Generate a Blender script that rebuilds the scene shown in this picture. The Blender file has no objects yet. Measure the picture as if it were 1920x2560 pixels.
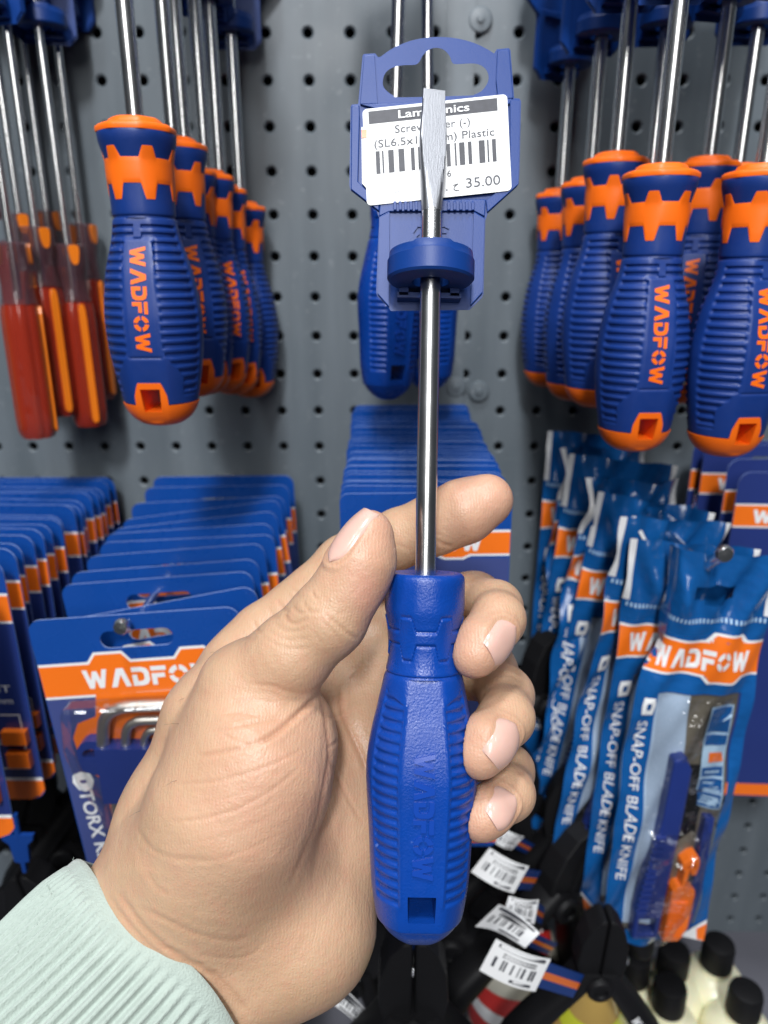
import bpy, math, random
import numpy as np
from mathutils import Vector, Matrix
from mathutils.geometry import tessellate_polygon
random.seed(7); rng = np.random.default_rng(7)
S = bpy.context.scene
COL = S.collection

# ------------------------------------------------------------------ camera, world, lamps, exposure
PITCH = math.radians(18); CP, SP = math.cos(PITCH), math.sin(PITCH)
FPX = 1800.0                                   # focal length in pixels of the 1920 x 2560 photograph
CAM = np.array([0.0, -0.5, 0.0])
Rv = np.array([1.0, 0, 0]); Fv = np.array([0, CP, -SP]); Uv = np.array([0, SP, CP])
cd = bpy.data.cameras.new('camera'); cam = bpy.data.objects.new('camera', cd); COL.objects.link(cam)
cam.location = CAM; cam.rotation_euler = (math.pi/2 - PITCH, 0, 0)
cd.sensor_fit = 'VERTICAL'; cd.sensor_height = 36; cd.lens = FPX/2560*36
cd.clip_start = 0.01; cd.clip_end = 50
cd.dof.use_dof = True; cd.dof.focus_distance = 0.208; cd.dof.aperture_fstop = 11
S.camera = cam
S.view_settings.view_transform = 'Standard'; S.view_settings.look = 'None'
S.view_settings.exposure = 0.0; S.view_settings.gamma = 1.0
S.cycles.use_denoising = True
S.cycles.max_bounces = 8; S.cycles.transparent_max_bounces = 12
S.cycles.caustics_reflective = False; S.cycles.caustics_refractive = False
S.cycles.sample_clamp_indirect = 4

W = bpy.data.worlds.new('World'); S.world = W; W.use_nodes = True
bg = W.node_tree.nodes['Background']; bg.inputs[0].default_value = (0.80, 0.88, 1.0, 1); bg.inputs[1].default_value = 0.045

def lamp(name, loc, target, sx, sy, power, color=(1, 1, 1)):
    l = bpy.data.lights.new(name, 'AREA'); l.shape = 'RECTANGLE'; l.size = sx; l.size_y = sy
    l.energy = power; l.color = color
    o = bpy.data.objects.new(name, l); COL.objects.link(o); o.location = loc
    o.rotation_euler = (Vector(target)-Vector(loc)).to_track_quat('-Z', 'Y').to_euler()
    return o
lamp('ceiling_lamp', (-0.10, -1.72, 1.24), (0, -.1, -0.05), 0.18, 0.28, 30, (0.97, 0.98, 1.0))
lamp('ceiling_lamp', (-0.85, -1.10, 1.45), (0, -.1, -0.05), 0.22, 0.6, 8, (0.95, 0.98, 1.0))
lamp('ceiling_lamp', (0.80, -1.10, 1.50), (0, -.1, -0.05), 0.22, 0.6, 4, (0.95, 0.98, 1.0))
lamp('ceiling_lamp', (0.05, -2.30, 0.95), (0, 0, -0.05), 1.30, 1.40, 4.5, (1.0, 0.99, 0.97))
lamp('ceiling_lamp', (-0.10, -0.62, 1.60), (-.05, -.15, 0), 0.16, 0.3, 19, (0.95, 0.98, 1.0))
lamp('ceiling_lamp', (0.0, -2.20, 0.78), (0, 0, -0.05), 0.55, 0.85, 13, (1.0, 0.99, 0.97))

# ------------------------------------------------------------------ calibration helpers
def P(px, py, d):                                # photograph pixel + depth along the view axis -> point
    return CAM + d*(Fv + Rv*((px-960)/FPX) + Uv*((1280-py)/FPX))
def PY(px, py, y):                               # photograph pixel on the plane y metres in front of the camera
    v = (1280-py)/FPX
    return P(px, py, y/(CP + SP*v))
def c2w(q):                                      # camera space (x, y, depth) arrays -> world
    q = np.asarray(q); return CAM + q[..., 0:1]*Rv + q[..., 1:2]*Uv + q[..., 2:3]*Fv

# ------------------------------------------------------------------ materials
def mat(name, col, rough=0.45, metal=0.0, spec=0.5, bump=0.0, bscale=900, var=0.0, vscale=60, coat=0.0,
        trans=0.0, alpha=1.0, sss=0.0, rvar=0.0, ior=1.45, aniso=0.0, bdist=0.0004):
    m = bpy.data.materials.new(name); m.use_nodes = True
    nt = m.node_tree; b = nt.nodes['Principled BSDF']
    b.inputs['Base Color'].default_value = (*col, 1); b.inputs['Roughness'].default_value = rough
    b.inputs['Metallic'].default_value = metal; b.inputs['Specular IOR Level'].default_value = spec
    b.inputs['Coat Weight'].default_value = coat; b.inputs['Coat Roughness'].default_value = 0.12
    b.inputs['Transmission Weight'].default_value = trans; b.inputs['Alpha'].default_value = alpha
    b.inputs['IOR'].default_value = ior
    if sss:
        b.inputs['Subsurface Weight'].default_value = sss
        b.inputs['Subsurface Radius'].default_value = (1.0, 0.4, 0.25); b.inputs['Subsurface Scale'].default_value = 0.003
    tc = nt.nodes.new('ShaderNodeTexCoord')
    def noise(scale, detail=3.0):
        n = nt.nodes.new('ShaderNodeTexNoise'); n.inputs['Scale'].default_value = scale; n.inputs['Detail'].default_value = detail
        nt.links.new(tc.outputs['Object'], n.inputs['Vector']); return n
    if bump:
        n = noise(bscale); bp = nt.nodes.new('ShaderNodeBump')
        bp.inputs['Strength'].default_value = bump; bp.inputs['Distance'].default_value = bdist
        nt.links.new(n.outputs['Fac'], bp.inputs['Height']); nt.links.new(bp.outputs['Normal'], b.inputs['Normal'])
    if var:
        n = noise(vscale, 5); mx = nt.nodes.new('ShaderNodeMix'); mx.data_type = 'RGBA'
        mx.inputs[6].default_value = (*[c*(1-var) for c in col], 1); mx.inputs[7].default_value = (*[min(1, c*(1+var)) for c in col], 1)
        nt.links.new(n.outputs['Fac'], mx.inputs[0]); nt.links.new(mx.outputs[2], b.inputs['Base Color'])
    if rvar:
        n = noise(vscale*2.3, 4); mr = nt.nodes.new('ShaderNodeMapRange')
        mr.inputs['From Min'].default_value = .3; mr.inputs['From Max'].default_value = .7
        mr.inputs['To Min'].default_value = max(.02, rough-rvar); mr.inputs['To Max'].default_value = rough+rvar
        nt.links.new(n.outputs['Fac'], mr.inputs['Value']); nt.links.new(mr.outputs[0], b.inputs['Roughness'])
    return m
M = {}
M['held_blue'] = mat('held_blue', (0.003, 0.046, 0.29), 0.30, bump=0.34, bscale=1500, var=.12, vscale=120, rvar=.06, sss=0.0)
M['hanger_blue'] = mat('hanger_blue', (0.004, 0.038, 0.205), 0.42, spec=.4, bump=0.10, bscale=2200, var=.08, vscale=90)
M['grip_blue'] = mat('grip_blue', (0.006, 0.033, 0.19), 0.44, bump=0.12, bscale=1500, var=.15, vscale=80, rvar=.07)
M['grip_orange'] = mat('grip_orange', (0.93, 0.155, 0.006), 0.42, bump=0.04, bscale=1200, var=.05, vscale=80)
M['steel'] = mat('steel', (0.76, 0.77, 0.78), 0.25, 1.0, rvar=.03, vscale=30)
M['brushed'] = mat('brushed', (0.34, 0.35, 0.38), 0.42, 1.0)
# pale rub marks on the held handle
nt = M['held_blue'].node_tree; b_ = nt.nodes['Principled BSDF']; src_ = b_.inputs['Base Color'].links[0].from_socket
n_ = nt.nodes.new('ShaderNodeTexNoise'); n_.inputs['Scale'].default_value = 210; n_.inputs['Detail'].default_value = 9; n_.inputs['Roughness'].default_value = .62
tc_ = nt.nodes.new('ShaderNodeTexCoord'); nt.links.new(tc_.outputs['Object'], n_.inputs['Vector'])
r_m = nt.nodes.new('ShaderNodeMapRange'); r_m.inputs['From Min'].default_value = .685; r_m.inputs['From Max'].default_value = .73; r_m.inputs['To Max'].default_value = .55; nt.links.new(n_.outputs['Fac'], r_m.inputs['Value'])
mx_ = nt.nodes.new('ShaderNodeMix'); mx_.data_type = 'RGBA'; mx_.inputs[7].default_value = (0.22, 0.33, 0.70, 1); nt.links.new(src_, mx_.inputs[6]); nt.links.new(r_m.outputs[0], mx_.inputs[0]); nt.links.new(mx_.outputs[2], b_.inputs['Base Color'])
nt = M['brushed'].node_tree; b_ = nt.nodes['Principled BSDF']; tc_ = nt.nodes.new('ShaderNodeTexCoord'); mp_ = nt.nodes.new('ShaderNodeMapping')
mp_.inputs['Scale'].default_value = (4200, 4200, 160); n_ = nt.nodes.new('ShaderNodeTexNoise'); n_.inputs['Scale'].default_value = 1
bp_ = nt.nodes.new('ShaderNodeBump'); bp_.inputs['Strength'].default_value = .18; bp_.inputs['Distance'].default_value = .0003
nt.links.new(tc_.outputs['Object'], mp_.inputs[0]); nt.links.new(mp_.outputs[0], n_.inputs['Vector']); nt.links.new(n_.outputs['Fac'], bp_.inputs['Height']); nt.links.new(bp_.outputs[0], b_.inputs['Normal'])
M['chrome'] = mat('chrome', (0.86, 0.87, 0.88), 0.24, 1.0)
M['satin'] = mat('satin', (0.66, 0.63, 0.57), 0.40, 1.0)
M['card_blue'] = mat('card_blue', (0.006, 0.058, 0.29), 0.28, coat=.5, var=.10, vscale=25, rvar=.08)
M['card_navy'] = mat('card_navy', (0.018, 0.035, 0.17), 0.35, coat=.3, var=.1, vscale=25)
M['card_violet'] = mat('card_violet', (0.05, 0.07, 0.22), 0.30, coat=.5, var=.12, vscale=30)
M['print_orange'] = mat('print_orange', (0.86, 0.17, 0.012), 0.33, coat=.35, var=.04, vscale=40)
M['print_white'] = mat('print_white', (0.78, 0.79, 0.80), 0.36, coat=.2)
M['paper'] = mat('paper', (0.82, 0.83, 0.84), 0.5, bump=.02, bscale=900)
M['ink'] = mat('ink', (0.045, 0.047, 0.06), 0.5, var=.4, vscale=500)
M['pouch_blue'] = mat('pouch_blue', (0.006, 0.085, 0.29), 0.2, coat=.6, var=.2, vscale=40, bump=.55, bscale=55, bdist=.004)
M['black'] = mat('black', (0.006, 0.006, 0.007), 0.55, spec=.25, bump=.1, bscale=600, var=.3, vscale=50)
M['void'] = mat('void', (0.004, 0.004, 0.005), 0.9)
M['acetate'] = mat('acetate', (0.30, 0.026, 0.012), 0.14, alpha=.78, coat=.4)
M['acetate_clear'] = mat('acetate_clear', (0.10, 0.045, 0.055), 0.10, alpha=.5, coat=.5)
M['amber'] = mat('amber', (0.82, 0.20, 0.012), 0.28, coat=.4, var=.1, vscale=60)
M['glue'] = mat('glue', (0.86, 0.83, 0.60), 0.3, trans=.05, sss=.4, var=.08, vscale=40)
M['milky'] = mat('milky', (0.62, 0.60, 0.50), 0.35, trans=.15, var=.06, vscale=40)
M['amber_liquid'] = mat('amber_liquid', (0.66, 0.44, 0.13), 0.12, trans=.35, var=.1, vscale=30)
M['lime'] = mat('lime', (0.55, 0.58, 0.04), 0.3, coat=.3)
M['red'] = mat('red', (0.55, 0.025, 0.02), 0.4)
M['knife_blue'] = mat('knife_blue', (0.014, 0.032, 0.18), 0.35, coat=.3, var=.1, vscale=60)
M['bag_back'] = mat('bag_back', (0.13, 0.115, 0.09), 0.3, coat=.4, var=.3, vscale=40)
M['bag_pale'] = mat('bag_pale', (0.36, 0.46, 0.60), 0.25, coat=.4, var=.15, vscale=50)
M['pale_ink'] = mat('pale_ink', (0.42, 0.60, 0.78), 0.35)
M['shelf_metal'] = mat('shelf_metal', (0.17, 0.17, 0.20), 0.35, .2, var=.15, vscale=20)
def film_mat(bs=1.0, base=.085):
    m = bpy.data.materials.new('clear_film'); m.use_nodes = True; nt = m.node_tree; nt.nodes.clear()
    o = nt.nodes.new('ShaderNodeOutputMaterial'); mx = nt.nodes.new('ShaderNodeMixShader'); t = nt.nodes.new('ShaderNodeBsdfTransparent')
    g = nt.nodes.new('ShaderNodeBsdfGlossy'); g.inputs['Roughness'].default_value = .09
    f = nt.nodes.new('ShaderNodeLayerWeight'); f.inputs['Blend'].default_value = .22
    ma = nt.nodes.new('ShaderNodeMath'); ma.operation = 'MULTIPLY_ADD'; ma.inputs[1].default_value = .6; ma.inputs[2].default_value = base
    n = nt.nodes.new('ShaderNodeTexNoise'); n.inputs['Scale'].default_value = 90; tc = nt.nodes.new('ShaderNodeTexCoord')
    bp = nt.nodes.new('ShaderNodeBump'); bp.inputs['Strength'].default_value = bs; bp.inputs['Distance'].default_value = .007
    nt.links.new(tc.outputs['Object'], n.inputs['Vector']); nt.links.new(n.outputs['Fac'], bp.inputs['Height']); nt.links.new(bp.outputs[0], g.inputs['Normal'])
    nt.links.new(f.outputs['Facing'], ma.inputs[0]); nt.links.new(ma.outputs[0], mx.inputs[0])
    nt.links.new(t.outputs[0], mx.inputs[1]); nt.links.new(g.outputs[0], mx.inputs[2]); nt.links.new(mx.outputs[0], o.inputs[0])
    return m
M['film'] = film_mat(); M['blister'] = film_mat(.12, .06)

# pegboard paint: cool grey, vertical streaks of tone, uneven gloss, dust
def peg_mat():
    m = mat('peg_paint', (0.165, 0.185, 0.20), 0.40, spec=.5, bump=.10, bscale=1500, rvar=.12, vscale=9)
    nt = m.node_tree; b = nt.nodes['Principled BSDF']; tc = nt.nodes.new('ShaderNodeTexCoord')
    mp = nt.nodes.new('ShaderNodeMapping'); mp.inputs['Scale'].default_value = (34, 30, 3.5)
    n = nt.nodes.new('ShaderNodeTexNoise'); n.inputs['Scale'].default_value = 1; n.inputs['Detail'].default_value = 6
    r = nt.nodes.new('ShaderNodeValToRGB'); r.color_ramp.elements[0].position = .3; r.color_ramp.elements[1].position = .75
    r.color_ramp.elements[0].color = (0.088, 0.108, 0.125, 1); r.color_ramp.elements[1].color = (0.155, 0.182, 0.205, 1)
    n2 = nt.nodes.new('ShaderNodeTexNoise'); n2.inputs['Scale'].default_value = 160; n2.inputs['Detail'].default_value = 8
    r2 = nt.nodes.new('ShaderNodeValToRGB'); r2.color_ramp.elements[0].position = .62; r2.color_ramp.elements[1].position = .74
    r2.color_ramp.elements[0].color = (0, 0, 0, 1); r2.color_ramp.elements[1].color = (.10, .10, .10, 1)
    ad = nt.nodes.new('ShaderNodeMix'); ad.data_type = 'RGBA'; ad.blend_type = 'ADD'; ad.inputs[0].default_value = .6
    nt.links.new(tc.outputs['Object'], mp.inputs[0]); nt.links.new(mp.outputs[0], n.inputs['Vector']); nt.links.new(n.outputs['Fac'], r.inputs[0])
    nt.links.new(tc.outputs['Object'], n2.inputs['Vector']); nt.links.new(n2.outputs['Fac'], r2.inputs[0])
    nt.links.new(r.outputs[0], ad.inputs[6]); nt.links.new(r2.outputs[0], ad.inputs[7]); nt.links.new(ad.outputs[2], b.inputs['Base Color'])
    return m
M['peg'] = peg_mat()

# ------------------------------------------------------------------ mesh helpers
def link(name, me, parent=None, m=None):
    o = bpy.data.objects.new(name, me); COL.objects.link(o)
    if parent is not None: o.parent = parent
    if m is not None:
        me.materials.clear()
        for x in (m if isinstance(m, (list, tuple)) else [m]): me.materials.append(x)
    return o
def raw(name, V, Fc, smooth=True, angle=None):
    me = bpy.data.meshes.new(name)
    me.from_pydata([tuple(map(float, v)) for v in V], [], [tuple(int(i) for i in f) for f in Fc])
    me.validate(); me.update()
    me.polygons.foreach_set('use_smooth', [smooth]*len(me.polygons))
    if smooth and angle is not None: me.set_sharp_from_angle(angle=math.radians(angle))
    return me
def mesh(name, V, Fc, m, parent=None, smooth=True, angle=35):
    return link(name, raw(name, V, Fc, smooth, angle), parent, m)
def empty(name, loc=(0, 0, 0), rot=(0, 0, 0)):
    o = bpy.data.objects.new(name, None); COL.objects.link(o); o.location = loc; o.rotation_euler = rot
    o.empty_display_size = .01
    return o
def tag(o, label=None, cat=None, group=None, kind=None):
    if label: o['label'] = label
    if cat: o['category'] = cat
    if group: o['group'] = group
    if kind: o['kind'] = kind
    return o
def dup(root, loc, rot=(0, 0, 0), label=None, group=None):
    def cp(o, par):
        c = o.copy(); COL.objects.link(c)
        if par is not None: c.parent = par
        for ch in o.children: cp(ch, c)
        return c
    c = cp(root, None); c.location = loc; c.rotation_euler = rot
    if label: c['label'] = label
    if group: c['group'] = group
    return c
class MB:
    def __init__(s): s.V = []; s.F = []
    def add(s, V, F):
        n = len(s.V); s.V += [tuple(v) for v in V]; s.F += [tuple(i+n for i in f) for f in F]; return s
    def box(s, c, d, rot=None, bev=0.0):
        hx, hy, hz = d[0]/2, d[1]/2, d[2]/2
        v = [Vector((x*hx, y*hy, z*hz)) for x in (-1, 1) for y in (-1, 1) for z in (-1, 1)]
        if rot is not None: v = [rot @ q for q in v]
        v = [q+Vector(c) for q in v]
        return s.add(v, [(0, 1, 3, 2), (4, 6, 7, 5), (0, 4, 5, 1), (2, 3, 7, 6), (0, 2, 6, 4), (1, 5, 7, 3)])
    def tube(s, pts, r, n=12, cap=True):
        pts = [Vector(p) for p in pts]; rr = r if isinstance(r, (list, tuple)) else [r]*len(pts)
        V = []; F = []; prev = None
        for i, p in enumerate(pts):
            t = ((pts[min(i+1, len(pts)-1)]-pts[max(i-1, 0)])).normalized()
            if prev is None:
                a = Vector((0, 0, 1)) if abs(t.z) < .9 else Vector((1, 0, 0)); u = t.cross(a).normalized()
            else: u = (prev - t*prev.dot(t)).normalized()
            prev = u; w = t.cross(u)
            for k in range(n):
                a = 2*math.pi*k/n; V.append(p + (u*math.cos(a)+w*math.sin(a))*rr[i])
        for i in range(len(pts)-1):
            for k in range(n):
                F.append((i*n+k, i*n+(k+1) % n, (i+1)*n+(k+1) % n, (i+1)*n+k))
        if cap: F += [tuple(range(n-1, -1, -1)), tuple((len(pts)-1)*n+k for k in range(n))]
        return s.add(V, F)
    def lathe(s, prof, n=48, cx=0.0, cy=0.0, facets=0):        # prof: (r, z) top to bottom
        V = []; F = []
        for r, z in prof:
            for k in range(n):
                a = 2*math.pi*k/n; q = r
                if facets:
                    w = 2*math.pi/facets; q = r*(.965/max(.93, math.cos(((a+w/2) % w)-w/2)))
                    q = .5*q+.5*r*.985
                V.append((cx+q*math.sin(a), cy-q*math.cos(a), z))
        for i in range(len(prof)-1):
            for k in range(n): F.append((i*n+k, (i+1)*n+k, (i+1)*n+(k+1) % n, i*n+(k+1) % n))
        return s.add(V, F)
    def poly(s, loops, f, h0, h1):                               # extruded flat shape; f(x, y, h) -> point; loops[0] outer, rest holes
        L = [[Vector((x, y, 0)) for x, y in l] for l in loops]
        tri = tessellate_polygon(L); flat = [q for l in L for q in l]; n = len(flat)
        V = [f(q.x, q.y, h1) for q in flat]
        if h0 is not None: V += [f(q.x, q.y, h0) for q in flat]
        F = []
        for t in tri:
            a, b, c = (flat[i] for i in t)
            if (b-a).cross(c-a).z < 0: t = (t[0], t[2], t[1])
            F.append(tuple(t))
            if h0 is not None: F.append((t[0]+n, t[2]+n, t[1]+n))
        if h0 is not None:
            o = 0
            for l in L:
                m = len(l)
                ar = sum(l[i].x*l[(i+1) % m].y-l[(i+1) % m].x*l[i].y for i in range(m))
                outer = (o == 0)
                for i in range(m):
                    a, b = o+i, o+(i+1) % m
                    F.append((a, a+n, b+n, b) if ((ar > 0) == outer) else (a, b, b+n, a+n))
                o += m
        return s.add(V, F)
    def build(s, name, m, parent=None, smooth=True, angle=35):
        return mesh(name, s.V, s.F, m, parent, smooth, angle)
def rrect(x0, y0, x1, y1, r, n=6):
    out = []
    for cx, cy, a0 in ((x1-r, y1-r, 0), (x0+r, y1-r, 90), (x0+r, y0+r, 180), (x1-r, y0+r, 270)):
        for k in range(n+1):
            a = math.radians(a0+90*k/n); out.append((cx+r*math.cos(a), cy+r*math.sin(a)))
    return out
def smooth_line(pts, k=6, closed=False):                          # Catmull-Rom
    p = [np.array(q, float) for q in pts]; n = len(p); out = []
    rg = range(n if closed else n-1)
    for i in rg:
        if closed: a, b, c, d = p[i-1], p[i], p[(i+1) % n], p[(i+2) % n]
        else: a, b, c, d = p[max(i-1, 0)], p[i], p[i+1], p[min(i+2, n-1)]
        for j in range(k):
            t = j/k; out.append(tuple(.5*((2*b)+(-a+c)*t+(2*a-5*b+4*c-d)*t*t+(-a+3*b-3*c+d)*t**3)))
    if not closed: out.append(tuple(p[-1]))
    return out
# --- stencil capitals of the brand logo
def _arc(cx, cy, rx, ry, t, a0, a1, n=7):
    o = [(cx+rx*math.cos(math.radians(a0+(a1-a0)*k/n)), cy+ry*math.sin(math.radians(a0+(a1-a0)*k/n))) for k in range(n+1)]
    i = [(cx+(rx-t)*math.cos(math.radians(a0+(a1-a0)*k/n)), cy+(ry-t)*math.sin(math.radians(a0+(a1-a0)*k/n))) for k in range(n+1)]
    return o+i[::-1]
_W = [[(0, 1), (.27, 1), (.42, .45), (.56, .92), (.82, .92), (.96, .45), (1.11, 1), (1.38, 1), (1.10, 0), (.84, 0), (.69, .5), (.54, 0), (.28, 0)]]
GLY = {'W': (_W, 1.38),
       'A': ([[(0, 0), (.42, 1), (.80, 1), (1.12, 0), (.82, 0), (.61, .66), (.31, 0)]], 1.12),
       'D': ([[(0, 1), (.55, 1), (.82, .92), (.95, .72), (.95, .28), (.82, .08), (.55, 0), (0, 0), (0, .60), (.28, .60), (.28, .25), (.52, .25), (.66, .35), (.66, .65), (.52, .75), (0, .75)]], .95),
       'F': ([[(0, 1), (.85, 1), (.85, .76), (0, .76)], [(0, .62), (.75, .62), (.75, .38), (.28, .38), (.28, 0), (0, 0)]], .85),
       'O': ([_arc(.55, .5, .55, .5, .27, a+9, a+81) for a in (0, 90, 180, 270)], 1.10)}
def logo(word='WADFOW', gap=.12):
    out = []; x = 0
    for ch in word:
        g, w = GLY[ch]
        out += [[(x+a, b) for a, b in pl] for pl in g]; x += w+gap
    return out, x-gap
LOGO, LOGOW = logo()
def densify(pl, m=.25):
    out = []
    for i in range(len(pl)):
        a, b = pl[i], pl[(i+1) % len(pl)]; k = max(1, int(math.hypot(b[0]-a[0], b[1]-a[1])/m))
        out += [(a[0]+(b[0]-a[0])*j/k, a[1]+(b[1]-a[1])*j/k) for j in range(k)]
    return out
def text_tris(s, bold=0.0):                                        # built-in font -> flat triangles, cap height about 0.7
    cu = bpy.data.curves.new('lettering', 'FONT'); cu.body = s; cu.offset = bold; cu.resolution_u = 3; cu.fill_mode = 'FRONT'
    ob = bpy.data.objects.new('lettering', cu); COL.objects.link(ob)
    dg = bpy.context.evaluated_depsgraph_get(); dg.update()
    me = bpy.data.meshes.new_from_object(ob.evaluated_get(dg))
    V = [(v.co.x, v.co.y) for v in me.vertices]; F = [tuple(p.vertices) for p in me.polygons]
    bpy.data.objects.remove(ob); bpy.data.curves.remove(cu); bpy.data.meshes.remove(me)
    return V, F
def put_text(mb, s, f, x, y, h, width=None, bold=0.0, off=0.0):    # baseline start (x, y), cap height h in f's units
    V, F = text_tris(s, bold); k = h/.70
    w = max(v[0] for v in V) or 1; kx = (width/w) if width else k
    mb.add([f(x+v[0]*kx, y+v[1]*k, off) for v in V], F)
def stroke(mb, pts, w, f, off, h=None):
    for i in range(len(pts)-1):
        a, b = np.array(pts[i], float), np.array(pts[i+1], float); t = (b-a)/np.linalg.norm(b-a); n = np.array([-t[1], t[0]])*w/2; t = t*w*.3
        mb.poly([[tuple(a-t-n), tuple(b+t-n), tuple(b+t+n), tuple(a-t+n)]], f, h, off)

# ------------------------------------------------------------------ the wall
PITCH_IN = 0.0254
def build_pegboard():
    # lattice phase from the photograph (hole centres at these pixels)
    holes = [(773, 84), (875, 84), (986, 1033)]
    pts = [PY(px, py, .5) for px, py in [(774, 84), (878, 84), (777, 203), (879, 200), (801, 1116), (757, 1027), (848, 1026), (1257, 643), (1284, 536)]]
    def ph(v): return np.angle(np.mean(np.exp(2j*np.pi*np.array(v)/PITCH_IN)))/2/np.pi*PITCH_IN
    ox, oz = ph([p[0] for p in pts]), ph([p[2] for p in pts])
    seam = PY(1163, 900, .5)[0]
    root = empty('pegboard', (0, 0, 0)); tag(root, 'grey metal pegboard with a grid of round black holes behind all the hanging tools', 'pegboard')
    n = 16; s = PITCH_IN; R = .0029
    ca = [(math.cos(2*math.pi*(k+.5)/n), math.sin(2*math.pi*(k+.5)/n)) for k in range(n)]
    V = []; F = []
    for i in range(-30, 31):
        for j in range(-26, 22):
            cx, cz = ox+i*s, oz+j*s; b = len(V)
            for c, t in ca:
                m = (s/2)/max(abs(c), abs(t)); V.append((cx+c*m, 0, cz+t*m))
            for rr, y in ((R+.0011, 0), (R, .0009), (R, .0038)):
                for c, t in ca: V.append((cx+c*rr, y, cz+t*rr))
            for l in range(3):
                for k in range(n):
                    F.append((b+l*n+k, b+l*n+(k+1) % n, b+(l+1)*n+(k+1) % n, b+(l+1)*n+k))
    # square corners: fill with the lattice corner quads (n=16 leaves the corner triangles)
    for i in range(-30, 31):
        for j in range(-26, 22):
            cx, cz = ox+i*s, oz+j*s
            for sx, sz in ((1, 1), (-1, 1), (-1, -1), (1, -1)):
                t = math.tan(math.radians(33.75))*s/2; b = len(V)
                V += [(cx+sx*s/2, 0, cz+sz*t), (cx+sx*s/2, 0, cz+sz*s/2), (cx+sx*t, 0, cz+sz*s/2)]
                F.append((b, b+1, b+2) if sx*sz < 0 else (b, b+2, b+1))
    mesh('panel', V, F, M['peg'], root, smooth=False)
    MB().box((0, .012, -.05), (1.6, .004, 1.5)).build('backing', M['void'], root, smooth=False)
    mb = MB().box((seam-.0095, -.0012, -.02), (.017, .0018, .9)); mb.build('seam_strip', M['peg'], root, smooth=False)
    for (px, py) in ((1200, 52), (1140, 966), (1196, 978)):
        p = PY(px, py, .5); m = MB()
        m.lathe([(.0001, -.0032), (.0018, -.0031), (.0022, -.0024), (.0024, -.0020), (.0062, -.0016), (.0072, -.0006), (.0074, .0)], 24)
        rot = [(p[0]+v[0], v[2]-.0012, p[2]+v[1]) for v in m.V]
        mesh('screw', rot, [f[::-1] for f in m.F], M['peg'], root)
    return root
build_pegboard()
# base shelf under the wall
SHELF_Z = -.56
mb = MB().box((0, -.20, SHELF_Z-.02), (1.7, .41, .04)); tag(mb.build('shelf', M['shelf_metal'], None, smooth=False), 'grey metal base shelf that the bottles stand on below the tools', 'shelf')

# ------------------------------------------------------------------ screwdrivers
def quarter(nq, lines):
    q = np.linspace(0, math.pi/2, nq); 
    for l in lines:
        q = q[abs(q-l) > .006]; q = np.append(q, [l-.004, l+.004])
    return np.sort(q)
def full(q): return np.concatenate([q, math.pi-q[::-1][1:], math.pi+q[1:], 2*math.pi-q[::-1][1:-1]])
def rows(prof, step, lines=()):
    p = np.array(smooth_line(prof, 8)); L = np.concatenate([[0], np.cumsum(np.hypot(*np.diff(p, axis=0).T))])
    u = np.linspace(0, L[-1], int(L[-1]/step)+2); s = np.interp(u, L, p[:, 0]); r = np.interp(u, L, p[:, 1])
    for l in lines:                                                # exact rows (side wall only)
        k = np.where(np.diff(np.sign(s-l)))[0][-1]
        uu = u[k]+(l-s[k])/(s[k+1]-s[k]+1e-9)*(u[k+1]-u[k])
        keep = abs(u-uu) > .12; u = np.sort(np.append(u[keep], [uu-.05, uu+.05]))
        s = np.interp(u, L, p[:, 0]); r = np.interp(u, L, p[:, 1])
    return s, np.maximum(r, .01)
def sst(a, b, x): t = np.clip((x-a)/(b-a), 0, 1); return t*t*(3-2*t)
def tooth(th):                                                     # 1 on a tooth of the collar, 0 between
    d = np.degrees(th); u = abs((d % 60)-30); return np.clip((14.5-u)/6.5, 0, 1)
def grid_faces(nj, ni, skip=None):
    F = []
    for j in range(nj-1):
        for i in range(ni):
            if skip is not None and skip[j, i]: continue
            F.append((j*ni+i, (j+1)*ni+i, (j+1)*ni+(i+1) % ni, j*ni+(i+1) % ni))
    return F
def bridge(F, ni, nq, i1, j0, j1, skip_side=None):                  # walls of a hole from front to back of a handle grid
    def fi(i): return i % ni                                       # i may be negative (left of centre)
    def bk(i): return (2*(nq-1)-i) % ni
    for j in range(j0, j1):
        for sgn in (1, -1):
            i = sgn*i1; F.append((j*ni+fi(i), (j+1)*ni+fi(i), (j+1)*ni+bk(i), j*ni+bk(i)))
    for i in range(-i1, i1):
        for j in (j0, j1): F.append((j*ni+fi(i), j*ni+fi(i+1), j*ni+bk(i+1), j*ni+bk(i)))
def flat_r(r, th, fl):                                             # slightly flattened front and back
    lim = fl*r/np.maximum(abs(np.cos(th)), .05); k = r*.05
    h = np.clip(.5+.5*(lim-r)/k, 0, 1); return lim*(1-h)+r*h-k*h*(1-h)

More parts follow.
